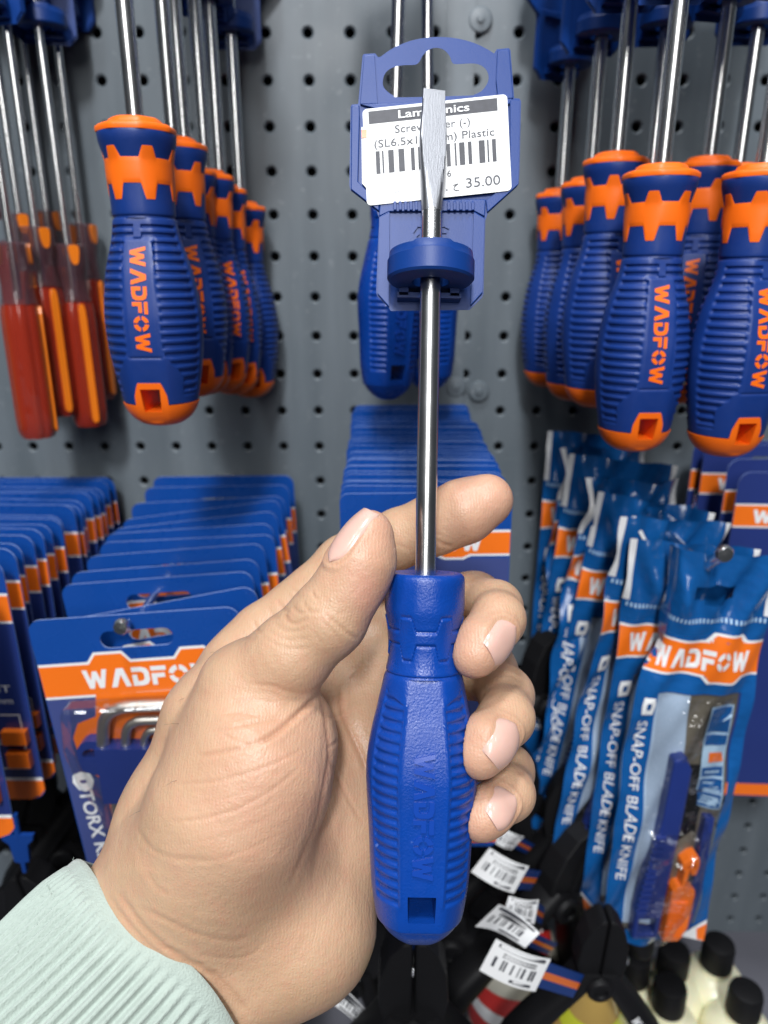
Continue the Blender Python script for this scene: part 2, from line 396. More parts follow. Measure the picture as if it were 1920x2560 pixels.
HELD_PROF = [(.9, .01), (.9, 3.2), (.5, 4), (0, 9.6), (.5, 11.2), (2, 11.8), (6, 11.9), (10.8, 11.8), (14.4, 11.1), (18, 10.6), (22.3, 10.4), (26, 10.7), (28.6, 11.2),
             (29.1, 10.8), (29.7, 11.2), (31.5, 11.9), (39.6, 13.5), (46.8, 15.1), (54, 16.2), (61.2, 16.4), (75.6, 15.4), (90, 14.5), (97, 13.7), (101, 12.9), (101.6, 12.3), (104.4, 10.4), (107, 7.6), (109, 4), (109.7, .01)]
def held_field(th, s, r):
    r = flat_r(r, th, np.where(s > 30, .90, 1.0)*np.ones_like(th))
    c = abs(((np.degrees(th)+90) % 180)-90)                         # angle from the front/back panel
    side = sst(34, 38, s)*(1-sst(92, 95, s))
    ridge = np.exp(-((c-24.5)/1.5)**2)*.30*side
    zi, zo = 27.0, 63.0
    zone = sst(zi, zi+2, c)*(1-sst(zo-2.5, zo, c))*sst(33.0+.10*(zo-c), 34+.10*(zo-c), s)*(1-sst(93, 94, s))
    rib = np.clip(np.sin(2*np.pi*(s-34)/2.95)*1.25, -1, 1)
    rr = r + ridge - zone*(.36-.27*rib) + .12*side*(c > zo)
    tt = tooth(th); su = 16.4-4.2*tt; sl = 20.2+4.4*tt
    col = sst(-.35, .35, s-su)*(1-sst(-.35, .35, s-sl))
    groove = np.exp(-((s-su)/.45)**2)+np.exp(-((s-sl)/.45)**2)
    band = (s > 11) & (s < 26.5)
    return rr + np.where(band, .30*col-.42*np.clip(groove, 0, 1), 0)
def surf_map(prof, field, flat_x, s0, k, h, lift):                  # letter (x, y) -> point on the front face, read downwards
    p = np.array(smooth_line(prof, 8)); m = p[:, 1] > 4
    def f(x, y, o):
        s = s0+x*k; X = (y-.5)*h
        r = float(np.interp(s, p[m][:, 0], p[m][:, 1])); th = math.asin(max(-.95, min(.95, X/r)))
        for _ in range(2):
            rr = float(field(np.array([th]), np.array([s]), np.array([r]))[0]); th = math.asin(max(-.95, min(.95, X/rr)))
        rr += o; return (rr*math.sin(th)*1e-3, -rr*math.cos(th)*1e-3, -s*1e-3)
    return f
def build_blue_handle(nq, step):
    th_h = math.asin(3.75/12.9); q = quarter(nq, [th_h]); th = full(q); nq_ = len(q); ni = len(th)
    s, r = rows(HELD_PROF, step, (90.2, 97.9)); nj = len(s)
    TH, SS = np.meshgrid(th, s); RR = held_field(TH, SS, np.repeat(r[:, None], ni, 1))
    X = RR*np.sin(TH); Y = -RR*np.cos(TH)
    i1 = int(np.argmin(abs(q-(th_h+.004)))); j0 = int(np.where((s <= 90.2) & (np.arange(nj) > nj//2))[0][-1]); j1 = int(np.where((s >= 97.9))[0][0])
    skip = np.zeros((nj, ni), bool)
    for j in range(j0, j1):
        for i in range(-i1, i1): skip[j, i % ni] = True
        for i in range(2*(nq_-1)-i1, 2*(nq_-1)+i1): skip[j, i % ni] = True
    F = grid_faces(nj, ni, skip); bridge(F, ni, nq_, i1, j0, j1)
    V = np.stack([X, Y, -SS], -1).reshape(-1, 3)*1e-3
    return raw('handle', V, F, True, 42)
def letter_mesh(prof, field, s0, k, h, lift, gap=.15):
    mb = MB(); f = surf_map(prof, field, 0, s0, k, h, lift)
    for pl in LOGO: mb.poly([densify(pl, .3)], f, -.3, lift)
    return mb
def blade_shaft(z0, z1, n=32):
    mb = MB(); mb.tube([(0, 0, z0), (0, 0, z1)], .0031, n); return mb

DEPTH = 0.215
H_TOP = P(1063, 1431, DEPTH); H_BOT = P(1044, 2345, DEPTH); H_TIP = P(1083, 223, DEPTH)
az = Vector(H_TIP-H_BOT).normalized(); ax = Vector(Rv); ax = (ax-az*ax.dot(az)).normalized(); ay = az.cross(ax)
HM = Matrix((ax, ay, az)).transposed()                             # columns: right, away, up
HROT = HM.to_euler()
def HL(px, py, d): return HM.transposed() @ (Vector(P(px, py, d))-Vector(H_TOP))

held = empty('screwdriver', H_TOP, HROT)
tag(held, 'all-blue flat-blade screwdriver gripped in the hand, blade pointing up', 'screwdriver')
BLUE_HANDLE = build_blue_handle(64, .26)
link('handle', BLUE_HANDLE, held, M['held_blue'])
BLUE_LETTERS = letter_mesh(HELD_PROF, held_field, 49.4, 35.6/LOGOW, 5.6, .62)
M['emboss'] = mat('emboss', (0.008, 0.052, 0.33), 0.2)
o = BLUE_LETTERS.build('lettering', M['emboss'], held, smooth=False)
bv = o.modifiers.new('bevel', 'BEVEL'); bv.width = .00034; bv.segments = 3; bv.limit_method = 'ANGLE'; bv.angle_limit = math.radians(50)
mbs = MB().tube([(0, 0, -.002), (0, 0, .108)], .0031, 40); BLUE_SHAFT = mbs.build('shaft', M['steel'], held)
# ground blade
sec = [(107.5, 3.1, 3.1, 3.2), (109, 3.12, 3.1, 3.0), (112, 3.2, 3.1, 2.55), (116, 3.38, 3.1, 2.1), (120, 3.65, 3.1, 1.75), (124, 3.95, 3.0, 1.45), (128, 4.16, 2.8, 1.2), (130, 4.18, 2.6, 1.08), (133, 4.05, 2.4, .95), (137, 3.75, 2.2, .80), (141, 3.5, 2.0, .64), (143.6, 3.42, 2.0, .55), (144, 3.40, 1.9, .5)]
n = 56; V = []; F = []
for z, w, rr, h in sec:
    for k in range(n):
        a = 2*math.pi*(k+.5)/n; X_, Y_ = w*math.cos(a)*1e-3, max(-h, min(h, rr*math.sin(a)))*1e-3; V.append((X_*.982-Y_*.19, X_*.19+Y_*.982, z*1e-3))
for j in range(len(sec)-1):
    for k in range(n): F.append((j*n+k, j*n+(k+1) % n, (j+1)*n+(k+1) % n, (j+1)*n+k))
F.append(tuple((len(sec)-1)*n+k for k in range(n)))
mesh('blade', V, F, M['brushed'], held, True, 25)

# ---- plastic hang tag clipped round the shaft
ZX = lambda x, y, d: HL(850+x/2.99, 60+y/2.99, d)
hang = empty('hang_tag', H_TOP, HROT)
tag(hang, 'blue plastic hang tag with white price label clipped to the held shaft', 'hang tag')
def flatmap(dback, dfront):
    def f(x, y, h): return ZX(x, y, dback+(dfront-dback)*h)
    return f
OUT = [(168, 240), (178, 224), (262, 219), (286, 248), (305, 243)] + smooth_line([(305, 243), (400, 178), (520, 128), (640, 103), (760, 97), (880, 109), (1000, 141), (1100, 188), (1152, 221)], 4)[1:] + \
      [(1172, 188), (1262, 180), (1274, 196), (1302, 554), (1342, 558), (1353, 578), (1342, 1090), (1336, 1195), (1318, 1222), (1105, 1415), (1086, 1470), (1072, 2018), (1060, 2048), (968, 2138), (380, 2146), (360, 2116), (278, 2035), (270, 2002), (292, 1450), (272, 1395), (78, 1245), (70, 1205), (79, 620), (88, 602), (136, 597)]
HOLE = smooth_line([(320, 440), (328, 390), (355, 350), (410, 320), (480, 308), (560, 305), (592, 285), (620, 235), (665, 193), (720, 178), (775, 193), (820, 240), (838, 288), (872, 300), (990, 295), (1055, 310), (1098, 350), (1111, 405), (1095, 455), (1055, 503), (1005, 526), (950, 535), (460, 548), (400, 535), (350, 500), (326, 470)], 3, True)
DP0, DP1 = .2275, .2253
mb = MB(); mb.poly([OUT[::-1], HOLE[::-1]], flatmap(DP0, DP1), 0, 1)
o = mb.build('plate', M['hanger_blue'], hang, False)
bv = o.modifiers.new('bevel', 'BEVEL'); bv.width = .0005; bv.segments = 2; bv.limit_method = 'ANGLE'; bv.angle_limit = math.radians(40)
# raised rails round the sunk panels
mb = MB(); fm = flatmap(DP1, DP1-.0009)
for pl in ([(292, 1440), (372, 1400), (368, 2120), (280, 2020)], [(1000, 1400), (1083, 1450), (1066, 2010), (975, 2110)], [(290, 1440), (300, 1320), (1090, 1310), (1082, 1440), (1000, 1398), (372, 1402)],
           [(85, 610), (145, 606), (148, 690), (136, 1180), (215, 1260), (300, 1322), (292, 1400), (80, 1235)], [(1270, 560), (1345, 565), (1335, 1200), (1100, 1410), (1090, 1320), (1270, 1180)],
           [(150, 600), (1290, 556), (1268, 600), (290, 640)], [(180, 232), (258, 226), (282, 600), (150, 602)], [(1176, 196), (1266, 188), (1296, 556), (1180, 560), (1165, 420)]):
    mb.poly([pl[::-1]], fm, -.3, 1)
for x in list(range(398, 560, 40))+list(range(800, 985, 45)):
    mb.poly([[(x, 1325), (x+24, 1325), (x+26, 1392), (x+2, 1394)][::-1]], flatmap(DP1-.0009, DP1-.0016), -.3, 1)
o = mb.build('rail', M['hanger_blue'], hang, False)
bv = o.modifiers.new('bevel', 'BEVEL'); bv.width = .0003; bv.segments = 2; bv.limit_method = 'ANGLE'; bv.angle_limit = math.radians(40)
mb = MB(); fe = lambda x, y, h: ZX(x, y, DP1-.0005*h)
em = [(545, 1690), (545, 1560), (580, 1512), (780, 1512), (818, 1530), (818, 1675), (790, 1700)]
stroke(mb, em, 9, fe, 1, -.2)
stroke(mb, [(570, 1680), (568, 1590), (600, 1560), (600, 1680)], 8, fe, 1, -.2); stroke(mb, [(760, 1560), (800, 1560), (800, 1600), (765, 1600), (800, 1660)], 8, fe, 1, -.2)
mb.build('emblem', M['hanger_blue'], hang, False)
# ring round the shaft
RC = ZX(656, 1800, DEPTH); zt, zb = RC.z+.0036, RC.z-.0052
mb = MB(); n = 64; ro, ri = .0130, .0056
def ring_pt(a, r, z):
    x, y = r*math.sin(a), -r*math.cos(a)*.92
    return (x, min(y, .0098), z)
prof = [(ri, zb), (ri+.0004, zt-.0003), (ri+.0006, zt), (ro-.0013, zt), (ro-.0006, zt-.0003), (ro-.0003, zt-.0024), (ro, zt-.0028), (ro, zb+.0009), (ro-.0006, zb+.0002), (ro-.0012, zb), (ri, zb)]
V = []; F = []
for r, z in prof:
    for k in range(n): V.append(ring_pt(2*math.pi*k/n, r, z + (.0006 if (abs(((k/n*360+180) % 360)-180) < 24 and z > zt-.003 and r > .008) else 0)))
for j in range(len(prof)-1):
    for k in range(n): F.append((j*n+k, j*n+(k+1) % n, (j+1)*n+(k+1) % n, (j+1)*n+k))
mesh('shaft_ring', V, F, M['hanger_blue'], hang, True, 30)
MB().box((0, .0085, zb-.0022), (.0195, .0062, .0016)).box((-.0078, .0085, zb-.0008), (.0028, .0062, .0030)).box((.0078, .0085, zb-.0008), (.0028, .0062, .0030)).build('ledge', M['hanger_blue'], hang, False)
HANG_PLAIN = hang
# price label: paper sheet with print
O2, U2, V2 = np.array([178., 637.]), np.array([10.76, -1.14]), np.array([.5, 10.36])
def lab(d0):
    def f(x, y, h):
        q = O2+x*U2+(70-y)*V2; return ZX(q[0], q[1], d0-h)
    return f
DL = DP1-.0012
mb = MB(); mb.poly([rrect(-1, .5, 99.5, 70, 3.2)], lab(DL), -.00025, .0001); label = mb.build('price_label', M['paper'], hang, False)
mb = MB(); f = lab(DL)
mb.poly([[(3, 59), (92.5, 59), (92.5, 68), (3, 68)]], f, None, .0002)
def fr(a): return lambda x, y, h: f(x, y, h)
put_text(mb, 'Screwdriver (-)', f, 20.5, 50.6, 5.6, 52.5, .004, .0002)
put_text(mb, '(SL6.5x150mm) Plastic', f, 5.5, 41.4, 5.6, 84, .004, .0002)
put_text(mb, '6', f, 55.2, 15.2, 4.6, None, .006, .0002)
put_text(mb, '35.00', f, 67.5, 5.8, 7.0, 24.5, .004, .0002)
stroke(mb, [(59.5, 8.6), (62.6, 9.3), (60.0, 7.4), (59.6, 5.8), (61.0, 4.6), (63.0, 4.5)], .65, f, .0002)
mb.poly([[(54.2, 5.2), (55.2, 5.2), (55.2, 6.2), (54.2, 6.2)]], f, None, .0002); mb.poly([[(18.5, 8), (22, 8), (22, 8.3), (18.5, 8.3)]], f, None, .0002)
x = 6.6; wid = [2.9, 1.3, 3.8, 3.9, 2.6, 3.5, 4.2, 2.4, 1.2, 3.6, 2.4, 3.0, 1.2, 3.6, 2.8, 4.0, 1.3, 2.8]
xs = [6.6, 10.6, 15, 22, 30.4, 35, 39.5, 45, 49, 53.3, 57.2, 60.6, 64.2, 69.6, 73.4, 80.7, 84.8, 89.4]
for x, w in zip([6.6, 11.0, 15.3, 22.4, 31, 36, 41, 47, 52, 55.8, 61.4, 64.6, 70.7, 78.2, 84.0, 87.4], [2.9, 1.2, 3.9, 4.1, 2.6, 2, 3.8, 2.4, 1.2, 2.6, 1.2, 3.8, 2.6, 4.2, 1.2, 2.8]):
    mb.poly([[(x, 22.6), (x+w, 22.6), (x+w, 38.8), (x, 38.8)]], f, None, .0002)
mb.build('print', M['ink'], label, False)
mb = MB(); put_text(mb, 'Lamtronics', f, 23, 61.0, 5.6, 50, .014, .0004); mb.build('heading', M['paper'], label, False)
mb = MB(); mb.poly([[(160, 770), (220, 770), (240, 1240), (205, 1234), (165, 1190)][::-1]], flatmap(DP1-.0009, DP1-.0012), -.2, 1)
under = mb.build('under_label', M['paper'], hang, False)
mb = MB(); mb.poly([[(161, 790), (200, 788), (200, 850), (162, 852)][::-1]], flatmap(DP1-.0012, DP1-.0014), None, 1); mb.build('red_print', M['print_orange'], under, False)

# ---- plain copies of the tag for the tools on the wall
def hang_copy(loc, rz, label, group):
    r = hang.copy(); COL.objects.link(r); r.location = loc; r.rotation_euler = (0, 0, rz)
    r['label'] = label; r['group'] = group
    for ch in hang.children:
        if ch.name.split('.')[0] in ('plate', 'rail', 'shaft_ring', 'ledge'):
            c = ch.copy(); COL.objects.link(c); c.parent = r
    return r

# ---- soft-grip screwdriver, blue body with orange collar and end
OR_PROF = [(2.6, 12), (2.6, 14.2), (3.2, 14.6), (6, 14.3), (11.4, 12.7), (13, 12.4), (18, 12.3), (24, 12.2), (31.2, 12.1), (31.9, 11.6), (32.8, 11.6), (33.6, 12.2), (40, 13.4), (46.5, 15.3), (53, 17.1), (60, 18.3), (68, 19.3), (74, 19.4), (82, 19.0), (89, 18.1), (97, 16.7), (104, 15.2), (108, 13.6), (111.5, 10.8), (113.8, 7), (115, .01)]
def or_field(th, s, r):
    r = flat_r(r, th, np.where(s > 33, .92, 1.0)*np.ones_like(th))
    c = abs(((np.degrees(th)+90) % 180)-90)
    zi = 7+16*sst(40.2, 41, s)+26*sst(82, 95, s); zo = 78.0
    zone = sst(zi, zi+1.6, c)*(1-sst(zo-3, zo, c))*sst(35, 35.8, s)*(1-sst(100, 101, s))
    rib = np.clip(np.sin(2*np.pi*(s-40)/3.45)*1.8, -1, 1)
    r0 = r.copy(); r = r - zone*(.55-.45*rib)
    X = r0*np.sin(th); fr = (abs(X) < 7.6) & (abs(np.cos(th)) > .3)
    e = np.minimum(abs(abs(X)-6.6), 9)*1.0
    ins = (s > 40.5) & (s < 85)
    ln = np.where(ins, np.exp(-(e/.38)**2), 0)
    ln = np.maximum(ln, np.where(abs(X) < 6.8, np.exp(-((s-40.5)/.38)**2)+np.exp(-((s-85)/.38)**2), 0))
    return r - np.where(fr, .4*np.clip(ln, 0, 1), 0)
def build_orange_driver():
    root = empty('screwdriver', (0, 0, 0))
    q = quarter(42, []); th = full(q); ni = len(th)
    s, r = rows(OR_PROF[:-4], .42); nj = len(s)
    TH, SS = np.meshgrid(th, s); RR = or_field(TH, SS, np.repeat(r[:, None], ni, 1))
    X = RR*np.sin(TH); Y = -RR*np.cos(TH)
    fc = .25*(X+np.roll(X, -1, 1))[:-1]*2; sc = .5*(SS[:-1]+SS[1:])
    skip = np.zeros((nj, ni), bool); skip[:-1] = (abs(fc) < 5.2) & (sc > 97.0)
    V = np.stack([X, Y, -SS], -1).reshape(-1, 3)*1e-3
    mesh('grip', V, grid_faces(nj, ni, skip), M['grip_blue'], root, True, 42)
    # top ring
    m = MB(); m.lathe([(.00001, .0026), (.0088, .0026), (.0097, .0021), (.0104, .0005), (.0136, .0001), (.0147, -.0006), (.0150, -.0014), (.0148, -.0026), (.0128, -.0027)], 64, facets=8)
    m.build('top_ring', M['grip_orange'], root, True, 40)
    pr = np.array(smooth_line(OR_PROF, 8)); 
    def rad(th, s): return or_field(th, s, np.interp(s, pr[4:, 0], pr[4:, 1]))
    # toothed collar
    tq = np.linspace(0, 2*np.pi, 241)[:-1]; tt = tooth(tq); su = 11.8-3.8*tt; sl = 20.8+5.6*tt; K = 14; V = []; F = []
    for k in range(K+1):
        t = k/K; s_ = su+(sl-su)*t
        off = -.5 if k in (0, K) else (.12 if k in (1, K-1) else .36+.16*math.sin(math.pi*t))
        if k == 1: s_ = su+.08
        if k == K-1: s_ = sl-.08
        rr = rad(tq, s_)+off
        V += [(a*math.sin(b), -a*math.cos(b), -c) for a, b, c in zip(rr, tq, s_)]
    n = len(tq)
    for k in range(K):
        for i in range(n): F.append((k*n+i, (k+1)*n+i, (k+1)*n+(i+1) % n, k*n+(i+1) % n))
    mesh('collar', np.array(V)*1e-3, F, M['grip_orange'], root, True, 50)
    # end cap with the arch round the hole
    thh = math.asin(3.9/16.2); q = quarter(40, [thh, math.asin(6.6/16.0)]); th = full(q); ni = len(th); nq_ = len(q)
    Xc = 16.2*np.abs(np.sin(th))
    fb = np.abs(np.cos(th)) > .5
    sc = np.where(fb, np.interp(Xc, [0, 4.6, 6.55, 6.85, 20], [95.0, 95.0, 100.4, 104.4, 104.4]), 104.4)
    E = 114.98; t0, t1 = (97.6-95)/(E-95), (107-95)/(E-95)
    tl = np.sort(np.concatenate([np.linspace(0, .9, 26)[1:], 1-(1-np.linspace(.1, 1, 14)[1:])**2*.1, [t0-.003, t0+.003, t1-.003, t1+.003, .006]])); tl = np.concatenate([[0], tl])
    V = []; nj = len(tl)
    for k, t in enumerate(tl):
        s_ = sc+(E-sc)*t; rr = flat_r(np.interp(s_, pr[4:, 0], pr[4:, 1]), th, .92)+(.5 if k else -.6)
        rr = np.where(s_ > 112, np.interp(s_, pr[4:, 0], pr[4:, 1])+.3, rr)
        V += [(a*math.sin(b), -a*math.cos(b), -c) for a, b, c in zip(rr, th, s_)]
    i1 = int(np.argmin(abs(q-(thh+.004)))); j0 = int(np.argmin(abs(tl-(t0-.003)))); j1 = int(np.argmin(abs(tl-(t1+.003))))
    skip = np.zeros((nj, ni), bool)
    for j in range(j0, j1):
        for i in range(-i1, i1): skip[j, i % ni] = True
        for i in range(2*(nq_-1)-i1, 2*(nq_-1)+i1): skip[j, i % ni] = True
    F = grid_faces(nj, ni, skip); bridge(F, ni, nq_, i1, j0, j1); F.append(tuple((nj-1)*ni+i for i in range(ni)))
    mesh('end_cap', np.array(V)*1e-3, F, M['grip_orange'], root, True, 40)
    letter_mesh(OR_PROF, or_field, 43.2, 39.5/LOGOW, 5.9, .22).build('lettering', M['grip_orange'], root, False)
    MB().tube([(0, 0, -.002), (0, 0, .165)], .0034, 28).build('shaft', M['steel'], root)
    return root
od = build_orange_driver()
def put_driver(px, py, d, rz, lean, label, group, first=False, hanger=True, hl=None):
    loc = P(px, py, d); rot = (0, lean, rz)
    if first: od.location = loc; od.rotation_euler = rot; tag(od, label, 'screwdriver', group); r = od
    else: r = dup(od, loc, rot, label, group)
    if hanger: hang_copy(Vector(loc)+Vector((0, 0, -.020 if group == GR else .004)), (rz*.6+.1*random.uniform(-1, 1)) if group != GR else .35+.3*random.uniform(-1, 1), hl or 'dark blue plastic hang tag on the shaft of a hanging orange-collared screwdriver', 'hang tags of the hanging screwdrivers')
GL, GR = 'orange and blue screwdrivers hanging left', 'orange and blue screwdrivers hanging right'
put_driver(340, 318, .275, .02, 0, 'front blue screwdriver with orange collar of the left row, nearest to us', GL, True)
put_driver(434, 362, .328, .55, 0, 'second blue and orange screwdriver of the left row, half behind the front one', GL)
put_driver(468, 427, .370, .8, 0, 'third screwdriver of the left row, mostly hidden between its neighbours', GL)
put_driver(516, 440, .385, .85, 0, 'fourth screwdriver of the left row, in shadow behind the second', GL)
put_driver(552, 474, .405, .85, 0, 'fifth screwdriver of the left row, a sliver before the last one', GL)
put_driver(602, 517, .435, .35, 0, 'last screwdriver of the left row, closest to the grey pegboard', GL)
put_driver(1653, 431, .291, .05, 0, 'front blue screwdriver with orange collar in the middle of the right cluster', GR)
put_driver(1908, 431, .285, .12, 0, 'blue and orange screwdriver cut off by the right edge of the picture', GR)
put_driver(1541, 399, .333, .22, 0, 'blue and orange screwdriver behind the left shoulder of the middle right one', GR)
put_driver(1772, 409, .345, -.5, 0, 'blue and orange screwdriver seen in the gap between the two front right ones', GR)
put_driver(1628, 432, .385, -.3, 0, 'right screwdriver of which only the thin shaft shows behind the front pair', GR)
put_driver(1845, 425, .39, -.3, 0, 'right screwdriver of which just a shaft shows beside the gap', GR)
put_driver(1474, 458, .380, .5, 0, 'second screwdriver from the left in the right cluster, dark in shadow', GR)
put_driver(1402, 485, .430, .6, 0, 'leftmost screwdriver of the right cluster, closest to the pegboard', GR)

# ---- two all-blue screwdrivers hanging behind the held one
def blue_driver(loc, rot, label):
    r = empty('screwdriver', loc, rot); tag(r, label, 'screwdriver', 'all-blue screwdrivers hanging behind')
    for ch in held.children:
        if ch.name.split('.')[0] in ('handle', 'lettering', 'shaft'):
            c = ch.copy(); COL.objects.link(c); c.parent = r
    e = MB().tube([(0, 0, .107), (0, 0, .17)], .0031, 20).build('shaft_end', M['steel'], r)
    return r
b1 = PY(965, 998, .386); l1 = Vector(b1)+Vector((0.0035, 0, .1095))
blue_driver(l1, (0, math.radians(1.8), .42), 'front one of two blue screwdrivers hanging behind the held shaft')
hang_copy(l1, .1, 'dark blue hang tag high above the blue screwdriver behind the held one', 'hang tags of the hanging screwdrivers')
b2 = PY(1062, 975, .425); l2 = Vector(b2)+Vector((0, 0, .1095))
blue_driver(l2, (0, math.radians(-1.5), -.3), 'rear one of two blue screwdrivers, showing right of the held shaft')

# ------------------------------------------------------------------ carded goods
def cmap(x, y, h): return (x*1e-3, -h*1e-3, -y*1e-3)              # card millimetres: x right, y down, h towards us
def card_base(root, W_, H_, m, rc=5, slot=True, th=.55, slot_y=12.0, slot_w=33, slot_h=8.5):
    mb = MB(); L = [[(x, -y) for x, y in rrect(-W_/2, -H_, W_/2, 0, rc)]]
    if slot: L.append([(x, -y) for x, y in rrect(-slot_w/2, -slot_y-slot_h/2, slot_w/2, -slot_y+slot_h/2, slot_h/2-.1)])
    mb.poly(L, cmap, 0, th); o = mb.build('backing_card', [m, M['card_edge']], root, False)
    for p in o.data.polygons:
        if len(p.vertices) == 4: p.material_index = 1
    return o
def band(root, W_, y0, y1, tabs, m=None, wl=1.1, tabh=4.2, h=.62):
    mb = MB(); a, b = -W_/2+.25, W_/2-.25
    def outline(g):
        up = [(a, y0-g)]; dn = [(b, y1+g)]
        for t, w in tabs: up += [(t-w/2-3.5-g*.4, y0-g), (t-w/2-g*.4, y0-tabh-g), (t+w/2+g*.4, y0-tabh-g), (t+w/2+3.5+g*.4, y0-g)]
        for t, w in tabs[::-1]: dn += [(t+w/2+3.5+g*.4, y1+g), (t+w/2+g*.4, y1+tabh*.7+g), (t-w/2-g*.4, y1+tabh*.7+g), (t-w/2-3.5-g*.4, y1+g)]
        return up+[(b, y0-g)]+dn+[(a, y1+g)]
    mb.poly([outline(wl)], cmap, None, h); mb.build('white_line', M['print_white'], root, False)
    mb = MB(); mb.poly([outline(0)], cmap, None, h+.07); return mb.build('orange_band', M['print_orange'], root, False)
def logo_on(root, x0, yb, hgt, m, h=.8, length=None, word=LOGO):
    k = (length/LOGOW) if length else hgt; mb = MB()
    for pl in word: mb.poly([[(x0+a*k, yb-b*hgt) for a, b in pl]], cmap, None, h)
    return mb.build('lettering', m, root, False)
def lerp(a, b, t): return a+(b-a)*t
M['card_edge'] = mat('card_edge', (0.30, 0.40, 0.68), .45)
# --- centre stack behind the hand
cw, chh = 78, 197
cc = empty('tool_card'); card_base(cc, cw, chh, M['card_blue'], 4)
band(cc, cw, 19, 29.5, [(-14, 10), (13, 8)], tabh=2.4); logo_on(cc, -24.5, 28, 6.8, M['print_white'])
mb = MB(); mb.poly([[(-cw/2+.3, 31.6), (cw/2-.3, 31.6), (cw/2-.3, 186), (-cw/2+.3, 186)]], cmap, None, .60); mb.build('lower_print', M['card_violet'], cc, False)
mb = MB(); mb.poly([[(-cw/2+.3, 187), (cw/2-.3, 187), (cw/2-.3, 194), (-cw/2+3, 196.6), (-cw/2+.3, 195)]], cmap, None, .60); mb.build('bottom_print', M['print_orange'], cc, False)
GC = 'blue carded tools stacked behind the hand'
ys = np.sort(np.concatenate([[.311, .3145, .319, .3235, .329, .336, .3395, .346, .3505, .357, .3615, .369, .374, .380, .388, .395, .4, .408, .417, .424, .434, .441, .45, .459, .47, .48, .489]]))
for k, y in enumerate(ys):
    t = (y-.311)/.18; loc = (lerp(.0198, .0186, t)+random.uniform(-.0012, .0012), y-.5, lerp(-.0912, -.082, t)+random.uniform(-.0012, .0012))
    rot = (math.radians(random.uniform(-1, 1.5)), math.radians(random.uniform(-.6, .8)), math.radians(random.uniform(-1.2, 1.2)))
    if k == 0: cc.location = loc; cc.rotation_euler = (0, math.radians(-.6), 0); tag(cc, 'front blue card with orange band right behind the index finger', 'tool card', GC)
    else: dup(cc, loc, rot, 'blue card of the centre stack, lined up behind the front card above the index finger', GC)
# --- far left stack
lc = empty('tool_card'); LW, LH = 110, 142; card_base(lc, LW, LH, M['card_blue'], 7)
mb = MB(); mb.poly([[(-LW/2+.25, 17.5), (LW/2-.25, 17.5), (LW/2-.25, 34), (-LW/2+.25, 34)]], cmap, -.15, .62); mb.build('white_line', M['print_white'], lc, False)
mb = MB(); mb.poly([[(-LW/2+.25, 18.8), (LW/2-.25, 18.8), (LW/2-.25, 32.8), (-LW/2+.25, 32.8)]], cmap, -.2, .70); mb.build('orange_band', M['print_orange'], lc, False)
mb = MB(); mb.poly([[(-LW/2+.3, 34.2), (LW/2-.3, 34.2), (LW/2-.3, 128), (-LW/2+.3, 128)]], cmap, None, .60); mb.build('lower_print', M['card_navy'], lc, False)
mb = MB(); mb.poly([[(-LW/2+.3, 128), (LW/2-.3, 128), (LW/2-.3, 130), (-LW/2+.3, 130)]], cmap, None, .64); mb.build('white_edge', M['print_white'], lc, False)
mb = MB(); mb.poly([[(-LW/2+.2, 130), (LW/2+.0, 130), (LW/2+.0, 136), (LW/2-3, 140), (LW/2-9, 142.4), (-LW/2+.2, 142.4)]], cmap, -.1, .66); mb.build('bottom_print', M['print_orange'], lc, False)
mb = MB()
for y in (88, 106):
    for a, b in (((LW/2-28, y), (LW/2-6, y)), ((LW/2-6, y), (LW/2-6, y+16)), ((LW/2-6, y+16), (LW/2-28, y+16))): stroke(mb, [a, b], .7, lambda x, y_, h: cmap(x, y_, h), .72)
put_text(mb, 'SET', lambda x, y, h: cmap(x, 74-y, h), 34, 0, 4, 13, .01, .72); put_text(mb, '6mm', lambda x, y, h: cmap(x, 81-y, h), 34, 0, 3.6, 13, 0, .72)
mb.build('fine_print', M['print_white'], lc, False)
mb = MB(); mb.box((.046, -.003, -.100), (.013, .004, .008)).box((.046, -.003, -.114), (.012, .004, .009)); mb.build('bits', M['print_orange'], lc, False)
GLF = 'blue and orange cards of the far left stack'
for k, y in enumerate([.300, .330, .343, .353, .363, .375, .386, .394, .402, .416, .424, .432, .440, .452, .462, .472, .482]):
    loc = (-.243+random.uniform(-.001, .001), y-.5, -.1315+random.uniform(-.0015, .0015)); rot = (math.radians(random.uniform(-1, 2)), math.radians(random.uniform(-.5, 1.0)), math.radians(random.uniform(-4, 2)))
    if k == 0: lc.location = loc; tag(lc, 'front card of the far left stack, cut off by the left picture edge', 'tool card', GLF)
    else: dup(lc, loc, rot, 'blue card with orange band in the far left stack, behind its front card', GLF)
# --- torx key cards
tc = empty('torx_card'); TW, TH_ = 95, 172; card_base(tc, TW, TH_, M['card_blue'], 6)
band(tc, TW, 23.6, 39.2, [(-14.5, 12), (24, 10)], wl=1.3, tabh=4.6)
logo_on(tc, -28, 36, 9.6, M['print_white'], length=61)
mb = MB(); mb.poly([[(-TW/2+.3, 40.6), (TW/2-.3, 40.6), (TW/2-.3, TH_-3), (-TW/2+.3, TH_-3)]], cmap, None, .58); mb.build('lower_print', M['card_violet'], tc, False)
GT = 'torx key cards on one hook'
locs = []
tl_ = [(.290, -4.3, 0, 0), (.302, -12, .006, -.002), (.323, -5, 0, 0), (.336, -4.4, 0, 0), (.354, -4.8, 0, 0), (.368, -2, .003, 0), (.381, -4, .0, 0), (.393, -6, 0, 0), (.408, -7, 0, 0), (.424, -3, 0, 0), (.447, -2, 0, 0), (.466, -1.2, 0, 0)]
others = []
